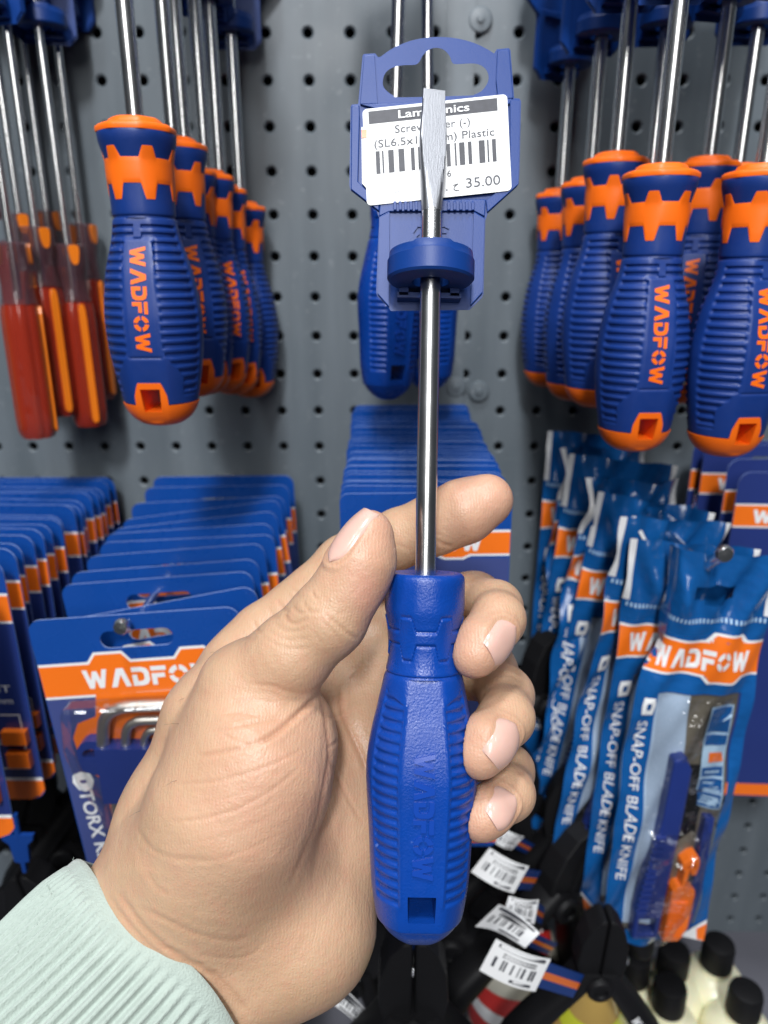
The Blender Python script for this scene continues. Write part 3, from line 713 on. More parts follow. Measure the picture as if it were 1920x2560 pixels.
for k, (y, r, dx, dz) in enumerate(tl_):
    t = (y-.29)/.176; loc = (lerp(-.1118, -.108, t)+dx, y-.5, lerp(-.1415, -.126, t)+dz)
    rot = (math.radians(random.uniform(-1, 1) if k else 0), math.radians(r), math.radians(random.uniform(-3, 3) if k else 0))
    if k == 0: tc.location = loc; tc.rotation_euler = rot; tag(tc, 'front blue card with white lettering, hex keys and blister, left of the hand', 'tool card', GT)
    elif k == 1: dup(tc, loc, rot, 'tilted card right behind the front torx card, upper right corner sticking up', GT)
    else: dup(tc, loc, rot, 'blue card with orange band farther back on the torx card hook', GT)
# details only on the front torx card
TM = Matrix.Translation(tc.location) @ tc.rotation_euler.to_matrix().to_4x4(); TI = TM.inverted()
def TQ(zx, zy):                                                    # zoom pixel -> card millimetres
    a = Vector(CAM); b = Vector(PY(zx/2.2125, 1140+zy/2.2125, .29)); a = TI @ a; b = TI @ b
    q = a+(b-a)*((-.0006-a.y)/(b.y-a.y)); return (q.x*1e3, -q.z*1e3)
def swoosh(pts, m, h, name, par=tc):
    mb = MB(); mb.poly([[TQ(*p) for p in pts]], cmap, None, h); return mb.build(name, m, par, False)
swoosh([(530, 1320), (1000, 1290), (1000, 1560), (820, 1700), (780, 1900), (700, 2060), (640, 2060), (600, 1900), (560, 1790), (500, 1740), (440, 1660), (405, 1560), (430, 1480), (530, 1440)], M['print_orange'], .66, 'swoosh')
mb = MB()
for pts, r in (([(590, 1560), (592, 1480), (600, 1430), (625, 1390), (670, 1365), (760, 1350), (1150, 1335)], 2.9), ([(715, 1560), (716, 1510), (728, 1465), (760, 1440), (820, 1428), (1100, 1420)], 2.2), ([(815, 1570), (818, 1530), (832, 1500), (870, 1482), (1050, 1475)], 1.8)):
    pts = smooth_line(pts, 4); P3 = [cmap(*TQ(*p), 5.5) for p in pts]; k_ = MB(); k_.tube(P3, r*1e-3, 10); k_.build('hex_key', M['satin'], tc, True, 60)
mb = MB(); hold = [TQ(*p) for p in [(560, 1560), (1000, 1560), (1000, 1850), (610, 1855), (585, 1700)]]; mb.poly([hold], cmap, 1, 9.5); mb.build('key_holder', M['knife_blue'], tc, False)
lp = [TQ(*p) for p in smooth_line([(590, 1540), (500, 1535), (455, 1580), (465, 1640), (500, 1700), (600, 1720)], 3)]; li = [TQ(*p) for p in smooth_line([(565, 1580), (510, 1578), (485, 1600), (500, 1625), (560, 1625)], 3)]
mb = MB(); mb.poly([lp, li], cmap, 1, 7); mb.build('holder_loop', M['knife_blue'], tc, False)
for x in (640, 720, 800): mb = MB(); mb.tube([cmap(*TQ(x+20, 1850), 5), cmap(*TQ(x+60, 2100), 5)], .0029, 10); mb.build('hex_key', M['satin'], tc)
mb = MB(); a0 = np.array(TQ(470, 1850)); a1 = np.array(TQ(585, 2240)); dv = (a1-a0)/np.linalg.norm(a1-a0); nv = np.array([dv[1], -dv[0]])
if nv[0] < 0: nv = -nv
ln = np.linalg.norm(a1-a0)
put_text(mb, 'TORX KEY', lambda x, y, h: cmap(*(a0+dv*x-nv*3+nv*y), h), 0, 0, 6.6, ln*1.14, .018, .75)
sh0 = np.array(TQ(462, 1800)); shield = [(-5.2, 0), (-4.2, -4.2), (0, -5.6), (4.2, -4.2), (5.2, 0), (3.2, 4.4), (0, 5.8), (-3.2, 4.4)]
ps = [tuple(sh0+dv*b+nv*a) for a, b in shield]; pi_ = [tuple(sh0+dv*b*.2+nv*a*.35) for a, b in shield]
mb.poly([ps, pi_], cmap, None, .75); mb.build('title', M['print_white'], tc, False)
# blister: clear box with rounded edges over the keys
bo = [TQ(*p) for p in [(380, 1340), (1250, 1290), (1250, 2150), (660, 2200), (600, 1900), (480, 1750), (400, 1560)]]
mb = MB(); mb.poly([bo], cmap, .8, 12.5); bl = mb.build('blister', M['blister'], tc, False)
bv = bl.modifiers.new('bevel', 'BEVEL'); bv.width = .0025; bv.segments = 3; bv.limit_method = 'ANGLE'
# --- cards at the far right
rc = empty('tool_card'); RW, RH = 90, 222; card_base(rc, RW, RH, M['card_navy'], 7)
band(rc, RW, 20, 32.5, [(-10, 12)], wl=1.0, tabh=2.6); logo_on(rc, -RW/2+11, 30.6, 8.2, M['print_white'])
mb = MB(); mb.poly([[(-RW/2+.3, 212), (RW/2-.3, 212), (RW/2-.3, 221), (-RW/2+.3, 221)]], cmap, -.1, .62); mb.build('bottom_print', M['print_orange'], rc, False)
for k, (lx, ty, d) in enumerate([(1854, 1182, .41), (1819, 1146, .43), (1768, 1112, .458), (1735, 1102, .476)]):
    p = P(lx, ty, d); loc = (p[0]+RW/2e3, p[1], p[2]); rot = (0, 0, math.radians([-3, 2, -4, 1][k]))
    lb = ['nearest dark blue card at the right edge, its orange band next to the knife pouches', 'second dark blue card at the right edge', 'third dark blue card at the right edge, half in shadow', 'rearmost dark blue card at the right edge, against the pegboard'][k]
    if k == 0: rc.location = loc; rc.rotation_euler = rot; tag(rc, lb, 'tool card', 'dark cards at the right edge')
    else: dup(rc, loc, rot, lb, 'dark cards at the right edge')

# ------------------------------------------------------------------ knife pouches
def pouch(front, ph=0.0, am=1.0):
    root = empty('knife_pouch'); W2 = 31.0; H = 240.0
    def sheet(u, v, h):
        x = u; y = 0.0
        if front and u < -9:                                       # the left flap curls away, most at the top
            R_ = 9.0+max(0, v-55)*.9; t = (-9-u)/R_; x = -9-R_*math.sin(min(t, 1.5)); y = R_*(1-math.cos(min(t, 2.2)))
        y += am*(1.6*math.sin(u*.16+v*.05+ph)+1.1*math.sin(v*.09-u*.11+1+ph*2)+.8*math.sin(u*.35+v*.16+ph*3))+ (3.5*math.exp(-((v-185)/45)**2)*-math.cos(u/W2*1.5))
        if v < 48: y += am*1.9*math.sin(abs(u-2)*.42+v*.15+ph)*math.exp(-((v-20)/18)**2)
        zz = v + (.9*math.sin(u*.13+(0 if front else 1)) if v < 8 else 0)
        return (x*1e-3, (y-h)*1e-3, -zz*1e-3)
    def grid(u0, u1, v0, v1, h, m, name, par=root, nu=None, cut=None):
        nu = max(2, int((u1-u0)/2)+2); nv = max(2, int((v1-v0)/2.5)+2); V = []; F = []
        for j in range(nv):
            for i in range(nu):
                V.append(sheet(u0+(u1-u0)*i/(nu-1), v0+(v1-v0)*j/(nv-1), h))
        for j in range(nv-1):
            for i in range(nu-1):
                uc, vc = u0+(u1-u0)*(i+.5)/(nu-1), v0+(v1-v0)*(j+.5)/(nv-1)
                if cut and cut(uc, vc): continue
                F.append((j*nu+i, (j+1)*nu+i, (j+1)*nu+i+1, j*nu+i+1))
        return mesh(name, V, F, m, par, True, 60)
    hole = lambda u, v: ((u-1)/11.5)**2+((v-21)/5.2)**2 < 1 and v > 17-.15*abs(u)
    grid(-W2, W2, 0, 44, 0, M['pouch_blue'], 'header', cut=hole)
    for a, b in ((-W2, -W2+3.2), (W2-3.2, W2)): grid(a, b, 0, 33, .25, M['print_white'], 'white_edge')
    mb = MB()
    for k in range(30): mb.poly([[(-W2+2+k*1.97, 34.2), (-W2+2.9+k*1.97, 34.2), (-W2+2.9+k*1.97, 36.6), (-W2+2+k*1.97, 36.6)]], sheet, None, .3)
    mb.build('seal_line', M['pale_ink'], root, False)
    grid(-W2, W2, 44, 71, .1, M['pouch_blue'], 'band_ground')
    def strip(y0, y1, tab, g, m, name, h):
        nu = 46; V = []; F = []
        for i in range(nu+1):
            u = -W2+.2+(2*W2-.4)*i/nu
            t = max(0, min(1, (9.5+g-abs(u-tab))/3.5))
            a, b = y0-g-4.3*t, y1+g+4.3*t
            for j in range(5): V.append(sheet(u, a+(b-a)*j/4, h))
        for i in range(nu):
            for j in range(4): F.append((i*5+j, i*5+j+1, i*5+j+6, i*5+j+5))
        return mesh(name, V, F, m, root, True, 60)
    strip(47.5, 65, 11, 1.2, M['print_white'], 'white_line', .25); strip(47.5, 65, 11, 0, M['print_orange'], 'orange_band', .40)
    mb = MB(); k = 48/LOGOW; u0 = -25
    for pl in LOGO: mb.poly([[(u0+a*k, 62.4-b*11.2) for a, b in densify(pl, .4)]], sheet, None, .6)
    mb.build('lettering', M['print_white'], root, False)
    wv = 232
    grid(-W2, -19, 71, H, .05, M['pouch_blue'], 'side_panel'); grid(W2-6, W2, 71, H, .05, M['pouch_blue'], 'side_panel')
    grid(-19, W2-6, 71, 77, .05, M['pouch_blue'], 'window_frame'); grid(-19, W2-6, wv-2, H, .05, M['pouch_blue'], 'window_frame')
    grid(-19, W2-6, 77, wv-2, -2.0, M['bag_back'], 'window_back')
    grid(-19, -2, 78, wv-6, -1.2, M['bag_pale'], 'pale_insert')
    mb = MB(); put_text(mb, 'SNAP-OFF BLADE KNIFE', lambda x, y, h: sheet(-24.5+y, 94+x, h), 0, -2.5, 5.2, 100, .006, .6)
    mb.poly([[(-26.4, 80), (-20.4, 80), (-19.6, 84), (-20.4, 90), (-26.4, 90), (-27, 85)], [(-24.5, 83), (-24.5, 87), (-22, 87), (-22, 83)]], sheet, None, .6)
    mb.build('title', M['print_white'], root, False)
    grid(9.5, 22.5, 84, 145, .7, M['pale_ink'], 'icon_sheet'); 
    mb = MB()
    for a, b in ((85, 100.5), (102, 108), (120.5, 126), (127.5, 135), (136, 144.3)): mb.poly([densify([(10.2, a), (21.8, a), (21.8, b), (10.2, b)], 3)], sheet, None, .95)
    mb.build('icon_ground', M['pouch_blue'], root, False)
    mb = MB(); stroke(mb, [(12, 98), (21, 90)], 2.4, sheet, 1.2); mb.poly([_arc(13.8, 88.4, 2.2, 2.2, 1.1, 0, 179), _arc(13.8, 88.4, 2.2, 2.2, 1.1, 180, 359)][:1], sheet, None, 1.2)
    for y in (123, 129.5, 131.5, 133.5, 138, 140, 142): stroke(mb, [(12, y), (20+.6*math.sin(y), y+.3)], 1.0, sheet, 1.2)
    mb.build('icon_marks', M['pale_ink'], root, False)
    mb = MB(); mb.poly([[(13, 112), (20, 112), (21.5, 117.5), (13, 117.5)]], sheet, None, 1.2); mb.build('icon_blade', M['print_orange'], root, False)
    # the knife inside
    def inner(h0): return lambda x, y, h: (x*1e-3, -h*1e-3+.001, -y*1e-3)
    f = inner(0); body = [(-9, 112), (-3, 109), (1.5, 118), (1.5, 150), (.5, 190), (0, 231), (-15, 231), (-15.5, 212), (-13.5, 185), (-9.5, 150)]
    hole_ = [(-12.5, 217), (-3.2, 217), (-3, 227.5), (-12, 227.5)]
    mb = MB(); mb.poly([body, hole_], f, .5, 8.5); kb = mb.build('knife_body', M['knife_blue'], root, False)
    bv = kb.modifiers.new('bevel', 'BEVEL'); bv.width = .0012; bv.segments = 2; bv.limit_method = 'ANGLE'; bv.angle_limit = math.radians(30)
    mb = MB()
    for y in np.arange(160, 212, 4.2): mb.box(((-9.5-(y-160)*.07)*1e-3, -.0080, -y*1e-3), (.0060, .0022, .0022))
    mb.build('grip_rib', M['knife_blue'], kb, False)
    mb = MB(); mb.poly([[(2, 120), (13.5, 120), (14, 231), (1.2, 231)]], f, .2, 1.8); mb.build('knife_rail', M['black'], root, False)
    mb = MB(); mb.poly([[(15.2, 150), (20, 150), (21.5, 200), (19, 228), (15.5, 228)]], f, .5, 6.5); mb.build('knife_spine', M['knife_blue'], root, False)
    mb = MB(); sl_ = [(2.2, 195), (4.5, 192), (6.5, 192), (7, 182), (5, 180), (5, 176), (9, 173), (14, 173), (15, 178), (14, 184.5), (11, 184.5), (10, 180), (9, 192.5), (15, 195), (15.5, 198), (15, 222), (11, 231), (2, 231)]
    mb.poly([sl_], f, 1.5, 10.5); so = mb.build('slider', M['print_orange'], root, False)
    bv = so.modifiers.new('bevel', 'BEVEL'); bv.width = .0009; bv.segments = 2; bv.limit_method = 'ANGLE'; bv.angle_limit = math.radians(30)
    mb = MB()
    for y in np.arange(203, 228, 2.0): mb.box((.0072, -.0096, -y*1e-3), (.0095, .0016, .0010))
    mb.build('slider_rib', M['print_orange'], so, False)
    for s_ in (-1, 1):
        mb = MB(); mb.poly([[(s_*W2*.99, 224), (s_*W2*.99, 239.5), (s_*(W2-13), 239.5)]], sheet, None, .75); mb.build('white_corner', M['print_white'], root, False)
        mb = MB(); mb.poly([[(s_*W2*.99, 226.5), (s_*W2*.99, 239), (s_*(W2-10.5), 239)]], sheet, None, .95); mb.build('orange_corner', M['print_orange'], root, False)
    def bulge(u, v):
        q = sheet(u, v, 0); e = max(0, 1-((u-3)/21)**2); e2 = 1 if v > 160 else .45
        return (q[0], q[1]-.0115*e*e2-.0012*math.sin(v*.21+u*.3)*e, q[2])
    nu, nv = 22, 60; V = [bulge(-18+(W2-7+18)*i/nu, 77+(wv-3-77)*j/nv) for j in range(nv+1) for i in range(nu+1)]
    F = [(j*(nu+1)+i, (j+1)*(nu+1)+i, (j+1)*(nu+1)+i+1, j*(nu+1)+i+1) for j in range(nv) for i in range(nu)]
    mesh('window_film', V, F, M['film'], root, True)
    return root
GP = 'blue knife pouches on one hook'
pf = pouch(True); p = P(1806, 1386, .345); pf.location = p; pf.rotation_euler = (0, math.radians(1.8), math.radians(4)); tag(pf, 'front knife pouch with orange slider in its window, nearest on the right', 'knife pouch', GP)
pr_ = pouch(False, 0, 1.2); pq_ = pouch(False, 2.2, 2.3); pq_used = False
for k, (px_, py_, d, ro, rz) in enumerate([(1735, 1360, .366, 2.0, -6), (1688, 1300, .380, 6.0, 12), (1672, 1262, .392, -3.5, 34), (1638, 1256, .402, 6.5, -14), (1588, 1200, .416, 5, 12), (1556, 1150, .430, 4, -9), (1515, 1118, .452, 1.5, 14), (1492, 1084, .466, .5, -8)]):
    lb = ['second knife pouch, its white left edge beside the front one', 'third knife pouch, leaning, with lettering down its blue left side', 'creased knife pouch twisted sideways in the middle of the row', 'knife pouch leaning left behind the twisted one',
          'knife pouch with a dark open hang hole near the back of the row', 'knife pouch with orange W band, third from the pegboard', 'knife pouch second from the pegboard under the screwdriver tips', 'rearmost knife pouch against the dark pegboard'][k]
    loc = P(px_, py_, d); rot = (math.radians(random.uniform(-1, 2)), math.radians(ro), math.radians(rz))
    if k == 0: pr_.location = loc; pr_.rotation_euler = rot; tag(pr_, lb, 'knife pouch', GP)
    elif k in (2, 4, 6):
        if not pq_used: pq_.location = loc; pq_.rotation_euler = rot; tag(pq_, lb, 'knife pouch', GP); pq_used = True
        else: dup(pq_, loc, rot, lb, GP)
    else: dup(pr_, loc, rot, lb, GP)

# ------------------------------------------------------------------ hooks on the wall
def hook(tip, back_dz, label, drop=0.0, r=.0024, ball=.0042, flat=True):
    tip = Vector(tip); root = empty('display_hook', (tip.x, 0, tip.z)); tag(root, label, 'hook', 'chrome display hooks')
    L = -tip.y
    mb = MB().tube([(0, -L, 0), (0, -L+.008, -.003-.25*drop), (0, -L+.016, -drop), (0, -L*.5, -drop-back_dz*.5), (0, .004, -drop-back_dz)], r, 14); mb.build('rod', M['chrome'], root)
    m = MB().lathe([(.00001, .004), (ball*.8, .0036), (ball, .0024), (ball, .0008), (ball*.75, -.001), (r, -.002)], 24)
    rot = [(v[0], -L-v[2]+.002, v[1]) for v in m.V]; mesh('end_knob', rot, m.F, M['chrome'], root)
    MB().box((0, -.0012, -drop-back_dz), (.014, .002, .012)).build('wall_plate', M['chrome'], root, False)
    return root
hook(P(303, 1567, .3135), -.012, 'chrome hook through the slots of the torx cards, its end cap above the front slot', .0075, r=.0021, ball=.0036)
hook(P(1811, 1385, .328), -.004, 'chrome hook poking through the front knife pouch', .014)
hook(PY(1031, 2432, .330), .0, 'chrome hook with round bright end below the held handle')
hook(PY(1556, 2400, .335), .0, 'chrome hook with round bright end beside the yellow spray bottle')
hook((.0195, -.195, -.1015), .004, 'chrome hook carrying the centre stack of cards')
hook((-.243, -.205, -.143), .002, 'chrome hook carrying the far left card stack')

# ------------------------------------------------------------------ clear-handled screwdrivers at the far left
def acetate():
    root = empty('clear_screwdriver')
    def fl(r, z, n=72): return [(r*(1-.07*(.5-.5*math.cos(8*a))**2)*math.sin(a), -r*(1-.07*(.5-.5*math.cos(8*a))**2)*math.cos(a), z) for a in [2*math.pi*k/n for k in range(n)]]
    prof = [(.0098, -.033), (.0107, -.038), (.0110, -.048), (.0110, -.097), (.0106, -.105), (.0090, -.1088), (.003, -.1095)]
    V = []; F = []; n = 72
    for r, z in prof: V += fl(r, z)
    for j in range(len(prof)-1): F += [(j*n+k, (j+1)*n+k, (j+1)*n+(k+1) % n, j*n+(k+1) % n) for k in range(n)]
    F += [tuple(range(n)), tuple((len(prof)-1)*n+k for k in range(n-1, -1, -1))]
    mesh('handle', V, F, M['acetate'], root, True, 40)
    m = MB(); m.lathe([(.00001, 0), (.0086, 0), (.0099, -.0012), (.0099, -.013), (.0088, -.018), (.0084, -.023), (.0090, -.029), (.0099, -.0325), (.00001, -.0327)], 40); m.build('neck', M['acetate_clear'], root, True, 40)
    for k in range(2):
        a = math.radians(35+160*k); c, s = math.cos(a), math.sin(a)
        def f(x, y, h, c=c, s=s): r = .0078+h*1e-3; return (x*1e-3*c+r*s, x*1e-3*s-r*c, -y*1e-3)
        m = MB(); m.poly([smooth_line([(-1.9, 38), (0, 34), (1.9, 38), (2.0, 60), (2.0, 97), (1.5, 105), (-1.5, 105), (-2.0, 97), (-2.0, 60)], 3, True)], f, 0, 3.35); m.build('inlay', M['amber'], root, False)
        m = MB(); m.poly([smooth_line([(-2.6, 1), (2.6, 1), (2.8, 6), (1.5, 11), (-1.5, 11), (-2.8, 6)], 3, True)], f, 0, 2.1); m.build('neck_inlay', M['amber'], root, False)
    MB().tube([(0, 0, -.03), (0, 0, .15)], .0023, 16).build('shaft', M['steel'], root)
    return root
ac = acetate(); GA = 'clear red screwdrivers at the far left'
for k, (px_, py_, d, rz) in enumerate([(92, 600, .417, .3), (32, 640, .40, 1.2), (202, 590, .452, .75), (172, 642, .432, .1), (120, 558, .46, .5), (12, 508, .47, .9), (52, 566, .44, .0)]):
    lb = ['clear red-handled screwdriver hanging lowest of its cluster', 'clear red screwdriver at the left picture edge, in front of its cluster', 'clear screwdriver with bright orange strip beside the blue left handle', 'dark red clear screwdriver second from the right of its cluster',
          'clear-necked screwdriver standing higher behind the cluster', 'clear screwdriver with orange collar highest at the left edge', 'clear red screwdriver squeezed between the two lowest of its cluster'][k]
    loc = P(px_, py_, d)+np.array([0, 0, .007])
    if k == 0: ac.location = loc; ac.rotation_euler = (0, 0, rz); tag(ac, lb, 'screwdriver', GA)
    else: dup(ac, loc, (0, random.uniform(-.01, .01), rz), lb, GA)
    hang_copy(Vector(loc)+Vector((0, .004, .026)), random.uniform(-.3, .5), 'dark blue hang tag above the clear red screwdrivers', 'hang tags of the clear screwdrivers')

# ------------------------------------------------------------------ black spring clamps, bottles and tags below
def clamp():
    root = empty('spring_clamp')
    for s in (-1, 1):
        pts = smooth_line([(s*5, -6), (s*13, 8), (s*27, 28), (s*40, 48), (s*49, 66), (s*51, 76)], 4); w = np.interp(np.linspace(0, 1, len(pts)), [0, .3, .7, 1], [7, 8.5, 10.5, 6.5])
        V = []; F = []; n = 16
        for (x, z), ww in zip(pts, w):
            for k in range(n):
                a = 2*math.pi*k/n; V.append((x*1e-3+ww*1e-3*math.copysign(abs(math.cos(a))**.7, math.cos(a)), .011*math.copysign(abs(math.sin(a))**.6, math.sin(a))*min(1, ww/7), -z*1e-3))
        for j in range(len(pts)-1): F += [(j*n+k, j*n+(k+1) % n, (j+1)*n+(k+1) % n, (j+1)*n+k) for k in range(n)]
        F += [tuple(range(n)), tuple((len(pts)-1)*n+k for k in range(n))]
        h = mesh('handle', V, F, M['black'], root, True, 50)
        if s == 1:
            mb = MB(); a0 = np.array([26, 27]); dv = np.array([.55, .835]); nv = np.array([.835, -.55])
            for pl in LOGO: mb.poly([[tuple(a0+dv*x*4.6+nv*(y-.5)*6) for x, y in pl]], cmap, None, 11.4)
            mb.build('lettering', M['print_white'], h, False)
        m = MB(); jaw = [(s*.6, 4), (s*13, 2), (s*16, -12), (s*15, -28), (s*11, -40), (s*4, -48), (s*.6, -48)]
        m.poly([jaw], cmap, -8, 8); j = m.build('jaw', M['black'], root, False)
        bv = j.modifiers.new('bevel', 'BEVEL'); bv.width = .002; bv.segments = 2
    m = MB().lathe([(.00001, .012), (.004, .012), (.0046, .0135), (.0072, .0135), (.0085, .012), (.0088, .004), (.0088, -.012), (.00001, -.012)], 32)
    rot = [(v[0], -v[2], v[1]-.004) for v in m.V]; mesh('pivot', rot, m.F, M['black'], root, True, 40)
    return root
cl = clamp(); GK = 'black spring clamps below the cards'
cpos = [(1031, 2520, .335, 0), (1490, 2425, .385, .05), (690, 2520, .40, .6), (1240, 2160, .46, .2), (1120, 2330, .44, -.4), (330, 2250, .43, .3), (130, 2330, .42, -.2), (1395, 2230, .44, .4), (1290, 1990, .48, -.2), (60, 2060, .46, .3), (240, 1960, .47, .1), (1420, 2090, .45, 0), (880, 2420, .45, .3), (1350, 1740, .487, .15), (150, 2110, .475, -.25), (30, 2330, .45, .35)]  # last three clamps are added to darken gaps where grey board and shelf showed
lbs = ['black spring clamp with round pivot on the hook under the held handle', 'black spring clamp with white lettering on its arm beside the yellow bottle', 'black spring clamp with white lettering below the wrist', 'black clamp in shadow under the fingers', 'black clamp hanging in the dark behind the handle end',
       'black clamp in the dark left of the wrist', 'black clamp in the dark at the lower left edge', 'black clamp in shadow left of the knife pouches', 'black clamp high in the shadow right of the fingers', 'black clamp below the far left cards', 'black clamp between the far left cards and the torx card', 'black clamp right of the stickers, under the rear knife pouch', 'black clamp under the heel of the hand', 'added black clamp darkening the gap between the fingers and the rear knife pouches', 'added black clamp darkening the gap beside the blue strap at far left', 'added black clamp darkening the left picture edge above the sleeve']
for k, (px_, py_, d, r) in enumerate(cpos):
    loc = P(px_, py_, d)
    if k == 0: cl.location = loc; tag(cl, lbs[0], 'clamp', GK)
    else:
        c = dup(cl, loc, (0, r, random.uniform(-.5, .5)), lbs[k], GK)
        if k == 1: c.scale = (.82, .82, .82)
def strap(px_, py_, d, ln, w, label):
    root = empty('hang_strap', P(px_, py_, d)); tag(root, label, 'strap', 'blue plastic straps')
    mb = MB(); k = w
    mb.poly([[(-k*1.6, 0), (k*1.6, 0), (k*1.5, 3), (k*.9, 6), (k*.75, ln*.7), (k*.3, ln*.72), (k*.25, ln), (-k*.1, ln), (-k*.15, ln*.74), (-k*.7, ln*.7), (-k*.9, 6), (-k*1.5, 3)]], cmap, -1.2, 1.2)
    mb.build('band', M['hanger_blue'], root, False); MB().tube([(0, .0005, .012), (0, 0, -.002)], .0016, 10).build('stem', M['hanger_blue'], root)
strap(1016, 2345, .335, 22, 3.2, 'blue plastic strap between the held handle end and the round hook end')
strap(44, 2085, .37, 24, 5.2, 'blue plastic strap under the orange bottom of the far left card')
def PZ(px_, py_, z):
    v = (1280-py_)/FPX; return P(px_, py_, z/(v*CP-SP))
def glue_bottle():
    root = empty('glue_bottle')
    MB().lathe([(.00001, 0), (.0225, 0), (.0235, .002), (.0235, .080), (.0225, .088), (.0180, .0955), (.0105, .099), (.0096, .101), (.0096, .104)], 40).build('body', M['glue'], root)
    V = MB(); n = 60; prof = [(.0102, .1035), (.0104, .105), (.0103, .1205), (.0096, .1235), (.008, .1242), (.00001, .1243)]
    m = MB().lathe(prof, n); W3 = []
    for i, v in enumerate(m.V):
        g = 1+.02*(1 if (i % n) % 2 else -1)*(1 if 0 < i//n < 3 else 0); W3.append((v[0]*g, v[1]*g, v[2]))
    mesh('cap', W3, m.F, M['black'], root, True, 35)
    MB().box((0, -.0232, .043), (.018, .0012, .045)).build('sticker', M['amber_liquid'], root, False)
    return root
gb = glue_bottle(); GB = 'glue bottles with black caps'
for k, (px_, py_) in enumerate([(1678, 2456), (1868, 2470), (1688, 2370), (1800, 2352), (1590, 2385)]):
    q = PZ(px_, py_, SHELF_Z+.125); loc = (q[0], q[1], SHELF_Z)
    lb = ['glue bottle with black cap, nearest left of the front pair', 'glue bottle with black cap at the lower right corner', 'glue bottle half hidden under the front knife pouch bottom', 'glue bottle behind the right corner of the knife pouch', 'glue bottle mostly hidden behind the black clamp arm'][k]
    if k == 0: gb.location = loc; tag(gb, lb, 'bottle', GB)
    else: dup(gb, loc, (0, 0, random.uniform(-.6, .6)), lb, GB)
q = PZ(1490, 2430, SHELF_Z+.165); root = empty('spray_bottle', (q[0], q[1], SHELF_Z)); tag(root, 'conical amber bottle with lime bands below the black clamp pivot', 'bottle')
sh = [(.0075, .165), (.0085, .160), (.0150, .142), (.0225, .122), (.0285, .100), (.0300, .085), (.0300, .004), (.028, 0), (.00001, 0)]
MB().lathe(sh, 40).build('body', M['amber_liquid'], root)
MB().lathe([(.0160, .1405), (.0200, .1300)], 40).build('label_band', M['lime'], root); MB().lathe([(.0258, .1120), (.0293, .0985), (.0304, .085)], 40).build('label_band', M['lime'], root)
MB().lathe([(.00001, .182), (.006, .182), (.0095, .176), (.0105, .164), (.0095, .162)], 32).build('cap', M['black'], root)
q = PZ(1290, 2330, SHELF_Z+.15); root = empty('jar', (q[0], q[1], SHELF_Z)); tag(root, 'cream jar with red and white label behind the price stickers', 'jar')
MB().lathe([(.00001, .150), (.018, .150), (.025, .146), (.0285, .138), (.0290, .125), (.0290, .003), (.027, 0), (.00001, 0)], 48).build('body', M['milky'], root)
MB().lathe([(.0293, .126), (.0294, .110)], 48).build('label_band', M['red'], root); MB().lathe([(.0293, .1095), (.0294, .098)], 48).build('label_band', M['print_white'], root); MB().lathe([(.0293, .0975), (.0294, .082)], 48).build('label_band', M['red'], root)
MB().lathe([(.00001, .1530), (.0185, .1528), (.0225, .1500), (.0235, .146)], 40).build('lid', M['red'], root)
def price_tag(c, d, bend, label, strapdir=None):
    pts = [np.array(P(x, y, d+dd_)) for (x, y), dd_ in zip(c, (0, .004, .004, 0))]; o = sum(pts)/4
    root = empty('price_tag', o); tag(root, label, 'price tag', 'white price stickers')
    nrm = np.cross(pts[1]-pts[0], pts[3]-pts[0]); nrm /= np.linalg.norm(nrm)
    if nrm[1] > 0: nrm = -nrm
    def f(x, y, h):
        q = (pts[0]*(1-x)+pts[1]*x)*(1-y)+(pts[3]*(1-x)+pts[2]*x)*y
        return tuple(q-o+nrm*(h*.0006+bend*math.sin(math.pi*x)))
    N_ = 12
    mb = MB(); V = [f(i/N_, j/2, h) for h in (0, -.4) for j in range(3) for i in range(N_+1)]; w = N_+1; F = []
    for j in range(2):
        for i in range(N_): F.append((j*w+i, j*w+i+1, (j+1)*w+i+1, (j+1)*w+i)); F.append((3*w+j*w+i, 3*w+(j+1)*w+i, 3*w+(j+1)*w+i+1, 3*w+j*w+i+1))
    mesh('sheet', V, F, M['paper'], root)
    mb = MB(); mb.poly([densify([(.08, .05), (.92, .05), (.92, .15), (.08, .15)], .1)], f, None, .5)
    x = .1
    rr = random.Random(int(c[0][0]))
    while x < .86:
        w_ = rr.choice([.02, .03, .045]); mb.poly([[(x, .42), (x+w_, .42), (x+w_, .72), (x, .72)]], f, None, .5); x += w_+rr.choice([.02, .03, .05, .09])
    put_text(mb, '35.00', f, .55, .90, -.0001, None, 0, .5) if False else None
    for y in (.24, .32): mb.poly([densify([(.2, y), (.8, y), (.8, y+.035), (.2, y+.035)], .1)], f, None, .5)
    mb.poly([densify([(.45, .84), (.85, .84), (.85, .92), (.45, .92)], .1)], f, None, .5)
    mb.build('print', M['ink'], root, False)
    if strapdir is not None:
        e = pts[1]*.5+pts[2]*.5; sd = np.array(P(*strapdir, d+.03)); t = sd-e; wv_ = (pts[2]-pts[1])*.75
        for a, b, m, nm in ((-.5, -.14, 'hanger_blue', 'strap_edge'), (-.14, .14, 'print_orange', 'strap_middle'), (.14, .5, 'hanger_blue', 'strap_edge')):
            mb = MB(); g = lambda x, y, h: tuple(e-o+t*x+wv_*y-nrm*.0004*(1+h)); mb.poly([[(0, a), (1, a), (1, b), (0, b)]], g, 0, 1); mb.build(nm, M[m], root, False)
Zb = lambda L: [(1150+x/2.1545, 2050+y/2.1545) for x, y in L]; Zc = lambda L: [(600+x/2.37, 2200+y/2.37) for x, y in L]
price_tag(Zb([(195, 640), (490, 750), (405, 925), (105, 810)]), .345, .003, 'lowest right price sticker with orange and blue strap, in front of the cream jar', Zb([(640, 900)])[0])
